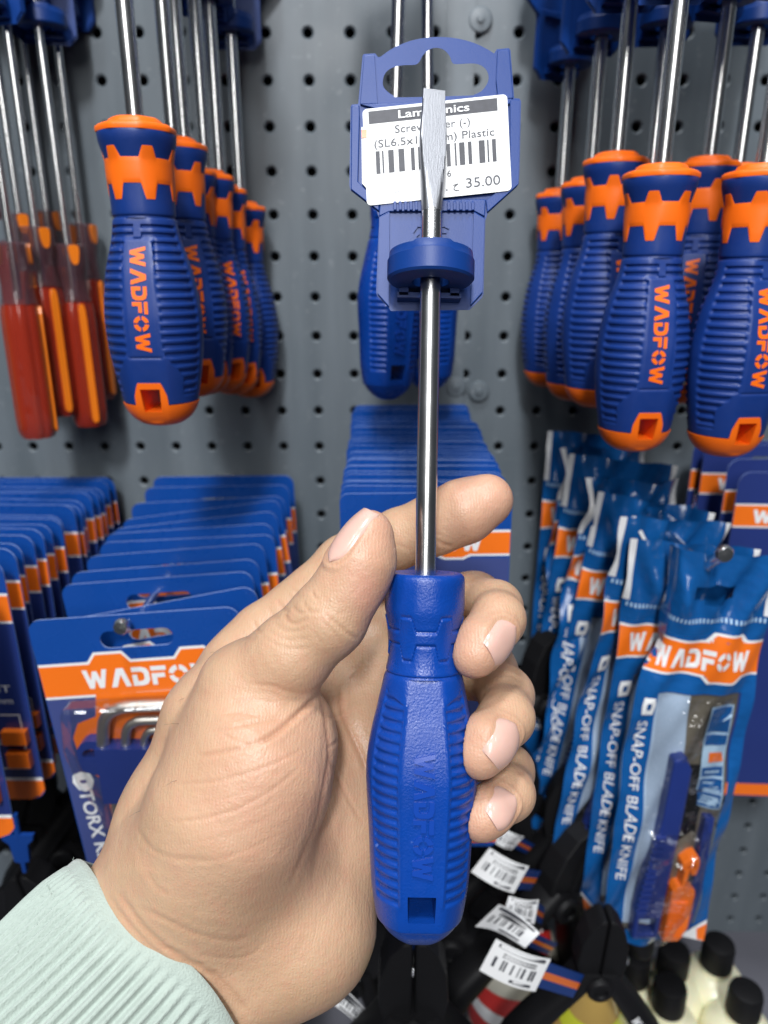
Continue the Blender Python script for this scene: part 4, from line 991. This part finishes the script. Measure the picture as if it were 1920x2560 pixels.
price_tag(Zb([(210, 455), (430, 610), (350, 690), (82, 575)]), .365, -.004, 'curled white price sticker just above the lowest right one', Zb([(500, 700)])[0])
price_tag(Zb([(265, 410), (425, 430), (400, 560), (235, 500)]), .385, .002, 'greyish price sticker behind the curled one', Zb([(450, 520)])[0])
price_tag(Zb([(160, 150), (372, 250), (290, 395), (60, 280)]), .385, .003, 'price sticker under the little finger', Zb([(410, 330)])[0])
price_tag(Zb([(230, 40), (345, 90), (280, 160), (180, 120)]), .41, .002, 'small price sticker tucked behind the little finger tip', Zb([(380, 160)])[0])
price_tag(Zc([(510, 565), (790, 825), (740, 900), (455, 690)]), .36, -.003, 'lowest price sticker left of the held handle', None)
price_tag(Zc([(640, 400), (745, 430), (705, 600), (565, 520)]), .385, .002, 'price sticker half hidden behind the heel of the hand', None)

# ------------------------------------------------------------------ the hand: one continuous surface grown from a distance field
def CS(px, py, d): return np.array([(px-960)*d/FPX, (1280-py)*d/FPX, d])
def chain(nodes): return [(CS(x, y, d), r*d/FPX) for x, y, d, r in nodes]
def cone(p, a, b, ra, rb):
    ba = b-a; t = np.clip(((p-a)@ba)/(ba@ba), 0, 1)
    return np.linalg.norm(p-a-t[:, None]*ba, axis=1)-(ra+(rb-ra)*t)
def smin(a, b, k):
    h = np.clip(.5+.5*(b-a)/k, 0, 1); return b*(1-h)+a*h-k*h*(1-h)
def chain_d(p, ch, k=.004):
    d = None
    for (a, ra), (b, rb) in zip(ch[:-1], ch[1:]):
        q = cone(p, a, b, ra, rb); d = q if d is None else smin(d, q, k)
    return d
WRIST = [chain([(60, 2640, .205, 175), (330, 2330, .222, 152), (455, 2050, .232, 138)]), chain([(240, 2820, .208, 180), (515, 2455, .224, 172), (740, 2305, .232, 178)])]
PALM = [chain([(740, 2305, .232, 180), (770, 2140, .240, 150), (790, 1950, .246, 140)]), chain([(500, 2200, .228, 160), (700, 2000, .244, 150), (780, 1720, .248, 110)]),
        chain([(930, 1620, .250, 92), (985, 1850, .250, 96), (880, 2080, .246, 110)]), chain([(450, 2040, .232, 132), (548, 1800, .232, 128), (600, 1665, .243, 86)])]
THENAR = chain([(478, 2225, .2205, 160), (535, 2115, .215, 182), (590, 2010, .2125, 200), (655, 1885, .2125, 182), (690, 1830, .216, 130)])
THUMB = chain([(585, 1850, .221, 150), (625, 1730, .2165, 124), (725, 1640, .2095, 96), (822, 1545, .207, 90), (880, 1455, .206, 78), (908, 1395, .2055, 75), (924, 1332, .2055, 58)])
INDEX = chain([(590, 1680, .246, 92), (660, 1600, .248, 84), (870, 1415, .250, 76), (1000, 1345, .247, 69), (1085, 1312, .243, 71), (1160, 1278, .240, 76), (1217, 1250, .2385, 65)])
MIDDLE = chain([(860, 1610, .256, 84), (1050, 1530, .2555, 72), (1185, 1500, .2500, 66), (1238, 1518, .234, 62), (1246, 1548, .219, 62), (1206, 1606, .2115, 60), (1184, 1640, .2095, 55)])
RING = chain([(900, 1750, .257, 84), (1080, 1690, .2575, 72), (1215, 1672, .2540, 68), (1266, 1738, .236, 63), (1266, 1795, .219, 63), (1214, 1856, .2095, 64), (1196, 1888, .208, 57)])
PINKY = chain([(900, 1930, .255, 78), (1080, 1900, .255, 64), (1205, 1880, .2510, 60), (1272, 1925, .236, 57), (1272, 1985, .221, 57), (1216, 2030, .2125, 55), (1196, 2048, .2115, 51)])
h_org, h_rot = np.array(H_TOP), np.array(HM)
hp = np.array(smooth_line(HELD_PROF, 8)); hp = hp[4:]
def handle_d(p):                                                    # signed distance to the held handle (a turned body)
    q = (c2w(p)-h_org)@h_rot; rad = np.hypot(q[:, 0], q[:, 1]/.95)
    s = -q[:, 2]*1e3; r = np.interp(s, hp[:, 0], hp[:, 1])*1e-3
    return np.maximum(rad-r-.0001, np.maximum(-q[:, 2]-.1096, q[:, 2]-.0001))
def shaft_d(p):
    q = (c2w(p)-h_org)@h_rot; return np.hypot(q[:, 0], q[:, 1])-.0032
def hand_d(p):
    w = smin(chain_d(p, WRIST[0], .006), chain_d(p, WRIST[1], .006), .022)
    for c in PALM: w = smin(w, chain_d(p, c, .006), .010)
    th = smin(chain_d(p, THENAR, .008), chain_d(p, THUMB, .005), .0060)
    py_ = 1280-p[:, 1]/p[:, 2]*FPX; base = smin(w, th, np.interp(py_, [1850, 2000, 2180], [.0032, .0055, .022]))
    d = base
    for c, k in ((INDEX, .006), (MIDDLE, .006), (RING, .006), (PINKY, .006)):
        f = chain_d(p, c, .0045)
        near = smin(w, f, k)
        d = smin(d, np.minimum(near, f), .0009)
    hd = handle_d(p)
    d = -smin(-d, hd, .0012) if False else np.maximum(d, -hd)
    return np.maximum(d, -shaft_d(p))
def grow():
    lo = np.array([-.135, -.165, .178]); hi = np.array([.062, .018, .292]); g = .0022; f = 4; gf = g/f
    n = np.ceil((hi-lo)/g).astype(int)
    ax_ = [lo[i]+g*(np.arange(n[i])+.5-.5/f*0) for i in range(3)]
    C = np.stack(np.meshgrid(*ax_, indexing='ij'), -1).reshape(-1, 3)
    dc = np.concatenate([hand_d(c) for c in np.array_split(C, 8)]).reshape(n)
    band = np.abs(dc) < g*1.6
    nf = n*f
    v = np.repeat(np.repeat(np.repeat(dc, f, 0), f, 1), f, 2).astype(np.float32)
    mb_ = np.repeat(np.repeat(np.repeat(band, f, 0), f, 1), f, 2)
    idx = np.argwhere(mb_)
    pts = lo+gf*(idx+.5)
    v[mb_] = np.concatenate([hand_d(c) for c in np.array_split(pts, max(1, len(pts)//400000))])
    # surface nets
    s = v < 0
    c8 = [(i, j, k) for i in (0, 1) for j in (0, 1) for k in (0, 1)]
    sub = lambda a, i, j, k: a[i:a.shape[0]-1+i, j:a.shape[1]-1+j, k:a.shape[2]-1+k]
    cnt = sum(sub(s, *c).astype(np.int8) for c in c8); act = (cnt > 0) & (cnt < 8)
    ii = np.argwhere(act); vid = -np.ones(act.shape, np.int64); vid[act] = np.arange(len(ii))
    acc = np.zeros((len(ii), 3)); num = np.zeros(len(ii))
    for a in c8:
        for d_ in range(3):
            if a[d_] == 1: continue
            b = list(a); b[d_] = 1
            va = v[ii[:, 0]+a[0], ii[:, 1]+a[1], ii[:, 2]+a[2]]; vb = v[ii[:, 0]+b[0], ii[:, 1]+b[1], ii[:, 2]+b[2]]
            x = (va < 0) != (vb < 0); t = np.where(x, va/np.where(va == vb, 1, va-vb), 0)
            q = np.array(a, float)[None].repeat(len(ii), 0); q[:, d_] = t
            acc[x] += q[x]; num += x
    pos = lo+gf*(ii+acc/num[:, None]+.5)
    F = []
    for d_ in range(3):
        e, h = [(1, 2), (2, 0), (0, 1)][d_]
        sl0 = [slice(1, -1)]*3; sl0[d_] = slice(0, -1); sl1 = list(sl0); sl1[d_] = slice(1, None)
        x = np.argwhere(s[tuple(sl0)] != s[tuple(sl1)]); off = np.ones(3, int); off[d_] = 0; x = x+off
        ue = np.zeros(3, int); ue[e] = 1; uh = np.zeros(3, int); uh[h] = 1
        q = [vid[tuple((x-ue-uh).T)], vid[tuple((x-uh).T)], vid[tuple(x.T)], vid[tuple((x-ue).T)]]
        fl = s[tuple(x.T)]
        Q = np.stack(q, 1); Q[~fl] = Q[~fl][:, ::-1]; F.append(Q)
    F = np.concatenate(F); F = F[(F >= 0).all(1)]
    return pos, F
HP, HF = grow()
def grad(p, e=.0003):
    g = np.stack([hand_d(p+np.eye(3)[i]*e)-hand_d(p-np.eye(3)[i]*e) for i in range(3)], 1)
    return g/np.maximum(np.linalg.norm(g, axis=1, keepdims=True), 1e-6)
N0 = grad(HP)
dd = hand_d(HP); HP = HP-N0*np.clip(dd, -.0006, .0006)[:, None]*.9
# a little relaxing where the field has corners
def relax(P_, F_, it=2, w=.35):
    E = np.concatenate([F_[:, [0, 1]], F_[:, [1, 2]], F_[:, [2, 3]], F_[:, [3, 0]]]); E = np.concatenate([E, E[:, ::-1]])
    dg = np.bincount(E[:, 0], minlength=len(P_)).astype(float)
    for _ in range(it):
        m = np.stack([np.bincount(E[:, 0], P_[E[:, 1], k], len(P_)) for k in range(3)], 1)/dg[:, None]
        P_ = P_*(1-w)+m*w
    return P_
HP = relax(HP, HF, 4, .5)
# skin folds, given as lines over the surface (photograph pixels, reach in depth)
Z2 = lambda L: [(500+x/3.318, 1150+y/3.318) for x, y in L]
Z3 = lambda L: [(900+x/3.318, 1150+y/3.318) for x, y in L]
Z4 = lambda L: [(900+x/2.764, 1600+y/2.764) for x, y in L]
Z5 = lambda L: [(400+x/2.765, 1550+y/2.765) for x, y in L]
Z6 = lambda L: [(x/2.37, 2050+y/2.37) for x, y in L]
FOLDS = [  # line, depth mm, half width px, nearest and farthest depth
 (Z5([(1090, 530), (1000, 610), (900, 700), (790, 790), (650, 860)]), .9, 7, .17, .26),
 (Z5([(650, 860), (480, 905), (260, 945)]), .35, 6, .17, .26),
 (Z5([(100, 1130), (300, 1125), (500, 1090), (720, 1020), (880, 950), (1000, 880)]), .26, 6, .17, .24),
 (Z5([(60, 1390), (250, 1380), (500, 1320), (720, 1210), (860, 1110), (980, 1000)]), .26, 6, .17, .24),
 (Z5([(80, 1545), (300, 1530), (560, 1450), (760, 1350)]), .12, 6, .17, .24),
 (Z5([(60, 1660), (330, 1670), (600, 1590), (820, 1480)]), .14, 6, .17, .24),
 (Z5([(250, 1270), (480, 1230), (700, 1150)]), .10, 5, .17, .24),
 (Z5([(350, 770), (560, 730), (760, 690), (880, 680)]), .22, 5, .17, .26),
 (Z5([(380, 660), (560, 640), (700, 665), (860, 660)]), .15, 5, .17, .26),
 (Z5([(480, 570), (640, 555), (780, 570)]), .15, 5, .17, .26),
 (Z5([(600, 440), (780, 455), (880, 490), (1010, 515)]), .18, 5, .17, .26),
 (Z5([(420, 780), (520, 830), (640, 870)]), .15, 5, .17, .26),
 (Z5([(1100, 500), (1140, 650), (1160, 800), (1168, 950), (1140, 1120), (1085, 1400), (1010, 1590), (900, 1830)]), .45, 6, .17, .27),
 (Z5([(1120, 700), (1130, 900), (1100, 1150), (1050, 1400), (960, 1650)]), .20, 6, .17, .27),
 (Z5([(1175, 970), (1240, 1110), (1320, 1270), (1400, 1400)]), .30, 5, .17, .29),
 (Z5([(1245, 470), (1265, 640), (1330, 800), (1390, 930), (1425, 1040)]), .75, 7, .17, .29),
 (Z5([(1150, 900), (1200, 860), (1260, 800)]), .2, 4, .17, .29), (Z5([(1320, 420), (1370, 350), (1400, 280)]), .3, 5, .17, .29),
 (Z5([(1130, 660), (1200, 670), (1280, 650)]), .2, 4, .17, .29), (Z5([(1100, 1400), (1090, 1600), (1060, 1800)]), .15, 8, .17, .29),
 # thumb knuckle
 (Z2([(705, 1270), (725, 1330), (800, 1360), (900, 1300)]), .32, 5, .17, .25), (Z2([(770, 1215), (830, 1270), (900, 1255)]), .28, 5, .17, .25),
 (Z2([(860, 1165), (880, 1220), (930, 1265), (990, 1250)]), .28, 5, .17, .25), (Z2([(930, 1085), (945, 1130), (985, 1160)]), .28, 4, .17, .25),
 (Z2([(600, 1340), (720, 1420), (880, 1400)]), .16, 5, .17, .25), (Z2([(560, 1400), (700, 1490), (900, 1480)]), .13, 5, .17, .25),
 (Z2([(520, 1460), (700, 1560), (920, 1560)]), .10, 5, .17, .25), (Z2([(1050, 1290), (1150, 1370), (1230, 1440), (1320, 1490)]), .30, 5, .17, .25),
 (Z2([(1010, 1330), (1110, 1430), (1200, 1560)]), .15, 5, .17, .25), (Z2([(930, 1400), (1010, 1520), (1060, 1640)]), .12, 5, .17, .25),
 # index back, seen past the thumb
 (Z2([(640, 1160), (690, 1230), (740, 1260)]), .25, 5, .2, .29), (Z2([(440, 1330), (480, 1410), (520, 1420)]), .30, 5, .2, .29), (Z2([(560, 1220), (610, 1290), (650, 1310)]), .18, 5, .2, .29),
 (Z2([(760, 1060), (820, 1120), (870, 1140)]), .14, 5, .2, .29), (Z2([(340, 1420), (400, 1480), (440, 1490)]), .14, 5, .2, .29),
 (Z3([(630, 655), (700, 700), (770, 715)]), .35, 5, .2, .29), (Z3([(640, 610), (690, 640)]), .2, 5, .2, .29), (Z3([(280, 700), (360, 720), (440, 740)]), .12, 6, .2, .29),
 # finger joints at the right
 (Z4([(960, 180), (1040, 190), (1120, 240)]), .22, 6, .18, .27), (Z4([(940, 230), (1030, 240), (1130, 290)]), .16, 5, .18, .27),
 (Z4([(1060, 900), (1130, 930), (1180, 1000)]), .16, 5, .18, .27), (Z3([(890, 1010), (960, 1000), (1050, 1060)]), .16, 5, .2, .27),
 # heel of the thumb and wrist
 (Z6([(820, 60), (860, 130), (930, 190), (1060, 225), (1250, 230)]), .22, 6, .17, .26), (Z6([(870, 310), (930, 400), (1000, 445)]), .18, 6, .17, .26),
 (Z6([(830, 520), (1000, 600), (1150, 670), (1350, 715), (1480, 690)]), .28, 7, .17, .26), (Z6([(1180, 790), (1330, 820), (1480, 800), (1570, 720)]), .15, 6, .17, .28),
 (Z6([(690, 420), (760, 520), (850, 640), (960, 740), (1080, 830), (1230, 900), (1330, 1010), (1440, 1120)]), .45, 8, .17, .28),
 (Z6([(640, 430), (720, 560), (830, 690), (950, 800), (1080, 900), (1180, 1000), (1280, 1090)]), .35, 7, .17, .28),
 (Z6([(960, 760), (1060, 790), (1150, 850), (1210, 860)]), .35, 7, .17, .28), (Z6([(560, 420), (640, 560), (760, 700), (880, 800)]), .2, 6, .17, .28),
 (Z6([(1250, 880), (1320, 960), (1400, 1040), (1470, 1150)]), .35, 8, .17, .28)]
def hand_px(p): return np.stack([960+p[:, 0]/p[:, 2]*FPX, 1280-p[:, 1]/p[:, 2]*FPX], 1)
px = hand_px(HP); disp = np.zeros(len(HP)); fold = np.zeros(len(HP)); face = N0[:, 2] < -.05
for L, dep, w, d0, d1 in FOLDS:
    L = np.array(smooth_line(L, 5)); lo_, hi_ = L.min(0)-30, L.max(0)+30
    m = np.where(face & (px > lo_).all(1) & (px < hi_).all(1) & (HP[:, 2] > d0) & (HP[:, 2] < d1))[0]
    if not len(m): continue
    best = np.full(len(m), 1e9); tt = np.zeros(len(m))
    for i in range(len(L)-1):
        a, b = L[i], L[i+1]; ab = b-a; t = np.clip(((px[m]-a)@ab)/(ab@ab+1e-9), 0, 1); q = np.linalg.norm(px[m]-a-t[:, None]*ab, axis=1)
        u = q < best; best[u] = q[u]; tt[u] = (i+t[u])/(len(L)-1)
    end = np.clip(np.minimum(tt, 1-tt)*6+.15, 0, 1)
    g_ = np.exp(-(best/w)**2)*end; dep = dep*(.55 if d1 == .24 else .74); w = w*(.8 if d1 == .24 else 1); g_ = np.exp(-(best/w)**2)*end; disp[m] -= dep*g_; disp[m] += dep*.25*np.exp(-((best-w*2.1)/(w*1.1))**2)*end
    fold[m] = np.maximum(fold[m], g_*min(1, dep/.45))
disp = np.clip(disp, -1.1, .4)
# soft waviness of flesh
def wob(p, f, seed):
    r = np.random.default_rng(seed); o = np.zeros(len(p))
    for _ in range(7): k = r.normal(size=3)*f; o += np.sin(p@k+r.uniform(0, 6.28))
    return o/7
hd = handle_d(HP); free = np.clip(hd/.0015, 0, 1)
disp += (wob(HP, 170, 1)*.22+wob(HP, 420, 2)*.07)*free
HP = HP+N0*(disp*1e-3)[:, None]
NAILS = [(872, 1340, .2020, (.27, -.96, .0), (-.70, .12, -.70), .0110, .0155), (1233, 1603, .2110, (-.81, .59, -.25), (.56, .16, -.81), .0120, .0124),
         (1244, 1852, .2080, (-.69, .72, -.25), (.52, .12, -.84), .0122, .0132), (1242, 2014, .2115, (-.86, .50, -.25), (.50, .16, -.84), .0100, .0110)]
def nail_frame(px_, py_, d0, u, n, wid, lng):
    c = CS(px_, py_, d0); n = np.array(n, float); n /= np.linalg.norm(n)
    u = np.array([u[0], -u[1], u[2]], float); u = u-n*(u@n); u /= np.linalg.norm(u); return c, n, u, np.cross(n, u)
HP0 = HP.copy(); nfold = np.zeros(len(HP))
for q_ in NAILS:                                                    # skin folds round the nails
    c, n, u, v = nail_frame(*q_); r = HP0-c; a = r@u/(q_[6]/2); b = r@v/(q_[5]/2); h = r@n
    m = (np.abs(h) < .0055) & (N0@n > .05)
    e = (np.abs(a)**2.8+np.abs(b)**2.8)**(1/2.8)
    g1 = np.where(m, np.exp(-((e-1.17)/.11)**2)*np.clip(1.1-a*.9, 0, 1), 0); g2 = np.where(m & (e < 1.0), 1.0, 0)*np.clip((1.0-e)*8, 0, 1)
    HP = HP+n*(g1*.00034)[:, None]-n*(g2*.00022)[:, None]
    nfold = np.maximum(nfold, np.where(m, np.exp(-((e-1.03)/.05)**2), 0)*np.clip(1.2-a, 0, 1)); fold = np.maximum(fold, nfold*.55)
person_me = raw('person', c2w(HP), HF, True)
# skin tone: pinker fingertips, as skin has; darker, redder folds
tip = np.zeros(len(HP))
for c, w in ((THUMB, .016), (INDEX, .017), (MIDDLE, .013), (RING, .013), (PINKY, .012)):
    tip = np.maximum(tip, np.exp(-(np.linalg.norm(HP-c[-1][0], axis=1)/w)**2))
spot = np.exp(-(np.linalg.norm((px-np.array([915, 1490]))/np.array([42, 62]), axis=1))**2)*(HP[:, 2] < .215)
palmw = np.exp(-(np.linalg.norm((px-np.array([690, 1980]))/np.array([190, 260]), axis=1))**2)*.5
at = person_me.color_attributes.new('flush', 'FLOAT_COLOR', 'POINT')
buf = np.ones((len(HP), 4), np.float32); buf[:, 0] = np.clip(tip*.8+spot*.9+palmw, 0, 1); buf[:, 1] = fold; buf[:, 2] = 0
at.data.foreach_set('color', buf.ravel())
def skin_mat():
    m = mat('skin', (0.58, 0.36, 0.24), 0.41, spec=.5, sss=.22)
    nt = m.node_tree; b = nt.nodes['Principled BSDF']; N = nt.nodes.new; L = nt.links.new
    b.inputs['Subsurface Radius'].default_value = (1.0, .32, .16); b.inputs['Subsurface Scale'].default_value = .0035
    a = N('ShaderNodeVertexColor'); a.layer_name = 'flush'; sp = N('ShaderNodeSeparateColor'); L(a.outputs[0], sp.inputs[0])
    tc = N('ShaderNodeTexCoord')
    n1 = N('ShaderNodeTexNoise'); n1.inputs['Scale'].default_value = 55; n1.inputs['Detail'].default_value = 5; L(tc.outputs['Object'], n1.inputs[0])
    m1 = N('ShaderNodeMix'); m1.data_type = 'RGBA'; m1.inputs[6].default_value = (0.465, 0.295, 0.178, 1); m1.inputs[7].default_value = (0.575, 0.38, 0.25, 1); L(n1.outputs['Fac'], m1.inputs[0])
    m2 = N('ShaderNodeMix'); m2.data_type = 'RGBA'; m2.inputs[7].default_value = (0.64, 0.33, 0.245, 1); L(m1.outputs[2], m2.inputs[6])
    k = N('ShaderNodeMath'); k.operation = 'MULTIPLY'; k.inputs[1].default_value = .75; L(sp.outputs[0], k.inputs[0]); L(k.outputs[0], m2.inputs[0])
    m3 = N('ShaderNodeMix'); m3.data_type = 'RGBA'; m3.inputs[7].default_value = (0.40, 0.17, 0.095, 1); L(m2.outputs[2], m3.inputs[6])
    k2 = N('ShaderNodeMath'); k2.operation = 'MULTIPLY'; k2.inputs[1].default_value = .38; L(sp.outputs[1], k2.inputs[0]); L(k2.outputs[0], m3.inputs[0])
    n4 = N('ShaderNodeTexNoise'); n4.inputs['Scale'].default_value = 190; n4.inputs['Detail'].default_value = 7; n4.inputs['Roughness'].default_value = .7; L(tc.outputs['Object'], n4.inputs[0])
    r4 = N('ShaderNodeMapRange'); r4.inputs['From Min'].default_value = .45; r4.inputs['From Max'].default_value = .72; r4.inputs['To Max'].default_value = .42; L(n4.outputs['Fac'], r4.inputs['Value'])
    m4 = N('ShaderNodeMix'); m4.data_type = 'RGBA'; m4.inputs[7].default_value = (0.56, 0.27, 0.185, 1); L(m3.outputs[2], m4.inputs[6]); L(r4.outputs[0], m4.inputs[0])
    L(m4.outputs[2], b.inputs['Base Color'])
    v = N('ShaderNodeTexVoronoi'); v.feature = 'DISTANCE_TO_EDGE'; v.inputs['Scale'].default_value = 950; L(tc.outputs['Object'], v.inputs['Vector'])
    n2 = N('ShaderNodeTexNoise'); n2.inputs['Scale'].default_value = 420; n2.inputs['Detail'].default_value = 6; L(tc.outputs['Object'], n2.inputs[0])
    w = N('ShaderNodeTexWave'); w.wave_type = 'BANDS'; w.inputs['Scale'].default_value = 330; w.inputs['Distortion'].default_value = 14; w.inputs['Detail'].default_value = 3; w.inputs['Detail Scale'].default_value = .35
    L(tc.outputs['Object'], w.inputs[0])
    b1 = N('ShaderNodeBump'); b1.inputs['Strength'].default_value = .34; b1.inputs['Distance'].default_value = .0003; L(v.outputs['Distance'], b1.inputs['Height'])
    b2 = N('ShaderNodeBump'); b2.inputs['Strength'].default_value = .38; b2.inputs['Distance'].default_value = .0006; L(n2.outputs['Fac'], b2.inputs['Height']); L(b1.outputs[0], b2.inputs['Normal'])
    b3 = N('ShaderNodeBump'); b3.inputs['Strength'].default_value = .15; b3.inputs['Distance'].default_value = .0002; L(w.outputs['Fac'], b3.inputs['Height']); L(b2.outputs[0], b3.inputs['Normal'])
    L(b3.outputs[0], b.inputs['Normal'])
    return m
M['skin'] = skin_mat()
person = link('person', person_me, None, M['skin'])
tag(person, 'left hand in a mint ribbed sleeve gripping the blue screwdriver, index finger behind its shaft', 'person')
M['nail'] = mat('nail', (0.70, 0.43, 0.36), 0.26, spec=.5, sss=.2, coat=.25, var=.05, vscale=200)
def nail(px_, py_, d0, u, n, wid, lng, sink=.0):
    c = CS(px_, py_, d0); n = np.array(n, float); n /= np.linalg.norm(n)
    u = np.array([u[0], -u[1], u[2] if len(u) > 2 else 0.], float); u = u-n*(u@n); u /= np.linalg.norm(u); v = np.cross(n, u)
    K, J = 25, 19; A = np.linspace(-1, 1, K); B = np.linspace(-1, 1, J); G = []
    for a in A:                                                     # a: base (-1) to free edge (1)
        half = math.sqrt(max(0.02, 1-abs(a)**2.8)) if a < 0 else 1-a**3*.16
        for b_ in B:
            bow = (.10*(1-b_*b_) if a > 0 else 0)*max(0, a)
            G.append(c+u*(a+bow)*lng/2+v*b_*half*wid/2+n*.012)
    G = np.array(G); q = G.copy()
    for _ in range(40): q = q-n*np.clip(hand_d(q)*.8, -.002, .004)[:, None]
    ok = (np.abs(hand_d(q)) < .0008) & (np.abs((q-c)@n) < .0055)
    a2 = np.repeat(A, J); b2 = np.tile(B, K)
    # fit a smooth sheet: project on low-order polynomial so that the plate is smooth
    h = (q-c)@n; X = np.stack([np.ones_like(a2), a2, b2, a2*a2, b2*b2, a2*b2, b2**4, a2**3], 1)
    co = np.linalg.lstsq(X[ok], h[ok], rcond=None)[0]; h = X@co
    rim = np.maximum(np.abs(b2)**6, np.where(a2 < 0, np.abs(a2)**8, 0)); lift = .00042*(1-rim)-.00035*rim + .0003*np.clip(a2-.6, 0, 1)
    top = G-((G-c)@n)[:, None]*n+(h+lift)[:, None]*n; bot = top-n*.0007
    V = np.concatenate([top, bot]); F = []
    nn = K*J
    for i in range(K-1):
        for j in range(J-1):
            F.append((i*J+j, i*J+j+1, (i+1)*J+j+1, (i+1)*J+j)); F.append((nn+i*J+j, nn+(i+1)*J+j, nn+(i+1)*J+j+1, nn+i*J+j+1))
    edge = [(0, j) for j in range(J)]+[(i, J-1) for i in range(1, K)]+[(K-1, j) for j in range(J-2, -1, -1)]+[(i, 0) for i in range(K-2, 0, -1)]
    for (i, j), (k, l) in zip(edge, edge[1:]+edge[:1]): F.append((i*J+j, nn+i*J+j, nn+k*J+l, k*J+l))
    mesh('fingernail', c2w(V), F, M['nail'], person, True, 50)
for q_ in NAILS: nail(*q_)

# sleeve
M['knit'] = mat('knit', (0.385, 0.455, 0.41), 0.85, spec=.2, bump=.6, bscale=1500, bdist=.0006, var=.10, vscale=260)
M['knit'].node_tree.nodes['Principled BSDF'].inputs['Sheen Weight'].default_value = .4
c0 = CS(432, 2400, .2240); axis = np.array([-.76, -.65, -.58]); axis /= np.linalg.norm(axis)
e1 = np.array([.65, -.76, 0.]); e1 -= axis*(e1@axis); e1 /= np.linalg.norm(e1); e2 = np.cross(axis, e1)
RA, RB = .0425, .0318; nr = 84; na = nr*8; V = []; F = []
prof = [(.012, .962), (.004, .955), (.0008, .965), (-.0006, .985), (-.0008, 1.0), (-.0002, 1.017), (.001, 1.028), (.003, 1.03)]+[(z, 1.03+.10*((z-.003)/.13)**.8) for z in np.linspace(.004, .16, 70)]
for j, (z, k) in enumerate(prof):
    for i in range(na):
        a = 2*math.pi*i/na; rib = math.cos(nr*a); rib = math.copysign(abs(rib)**.6, rib)
        w = .00085*rib*max(.0, min(1, (z-.0025)/.008))*(1 if j > 7 else 0) + .00045*math.sin(3*a+z*40)+.0005*math.sin(z*140+2*a)*(1 if j > 7 else 0)
        lip = .0022*math.sin(a*2+1.1)*(1-min(1, z/.05)) + .0010*math.sin(5*a)
        ra, rb = RA*k+w, RB*k+w
        V.append(c0+axis*(z+lip)+e1*math.cos(a)*ra+e2*math.sin(a)*rb)
F = [(j*na+i, (j+1)*na+i, (j+1)*na+(i+1) % na, j*na+(i+1) % na) for j in range(len(prof)-1) for i in range(na)]
sl = mesh('sleeve', c2w(np.array(V)), F, M['knit'], person, True)
# stray fibres on the cuff
r_ = np.random.default_rng(5); mb = MB()
for _ in range(260):
    j = 6+int(r_.integers(0, 60)); i = int(r_.integers(0, na)); p = c2w(V[j*na+i]); nrm = (np.array(V[j*na+i])-c0); nrm -= axis*(nrm@axis); nrm /= np.linalg.norm(nrm)
    t = nrm*.7+r_.normal(size=3)*.5; q1 = np.array(V[j*na+i])+t*.0006; q2 = q1+(t+r_.normal(size=3)*.6)*.0007
    mb.tube([p, c2w(q1), c2w(q2)], [.00007, .00006, .00003], 4, False)
mb.build('fibre', M['knit'], sl)['kind'] = 'stuff'
# a few short hairs on the back of the hand
mb = MB()
for _ in range(70):
    k = int(r_.integers(0, len(HP)))
    x, y = px[k]
    if not (330 < x < 640 and 1560 < y < 2150 and N0[k, 2] > -.75 and N0[k, 0] < .1): continue
    p = HP[k]; t = N0[k]*.6+np.array([-.3, -.5, 0])+r_.normal(size=3)*.2; ln = r_.uniform(.0015, .004)
    mb.tube([c2w(p), c2w(p+t*ln*.5), c2w(p+t*ln+np.array([0, -.3, 0])*ln*.4)], [.00005, .00004, .00002], 4, False)
M['hair'] = mat('hair', (0.02, 0.014, 0.01), .5)
if mb.V: mb.build('hair', M['hair'], person)['kind'] = 'stuff'
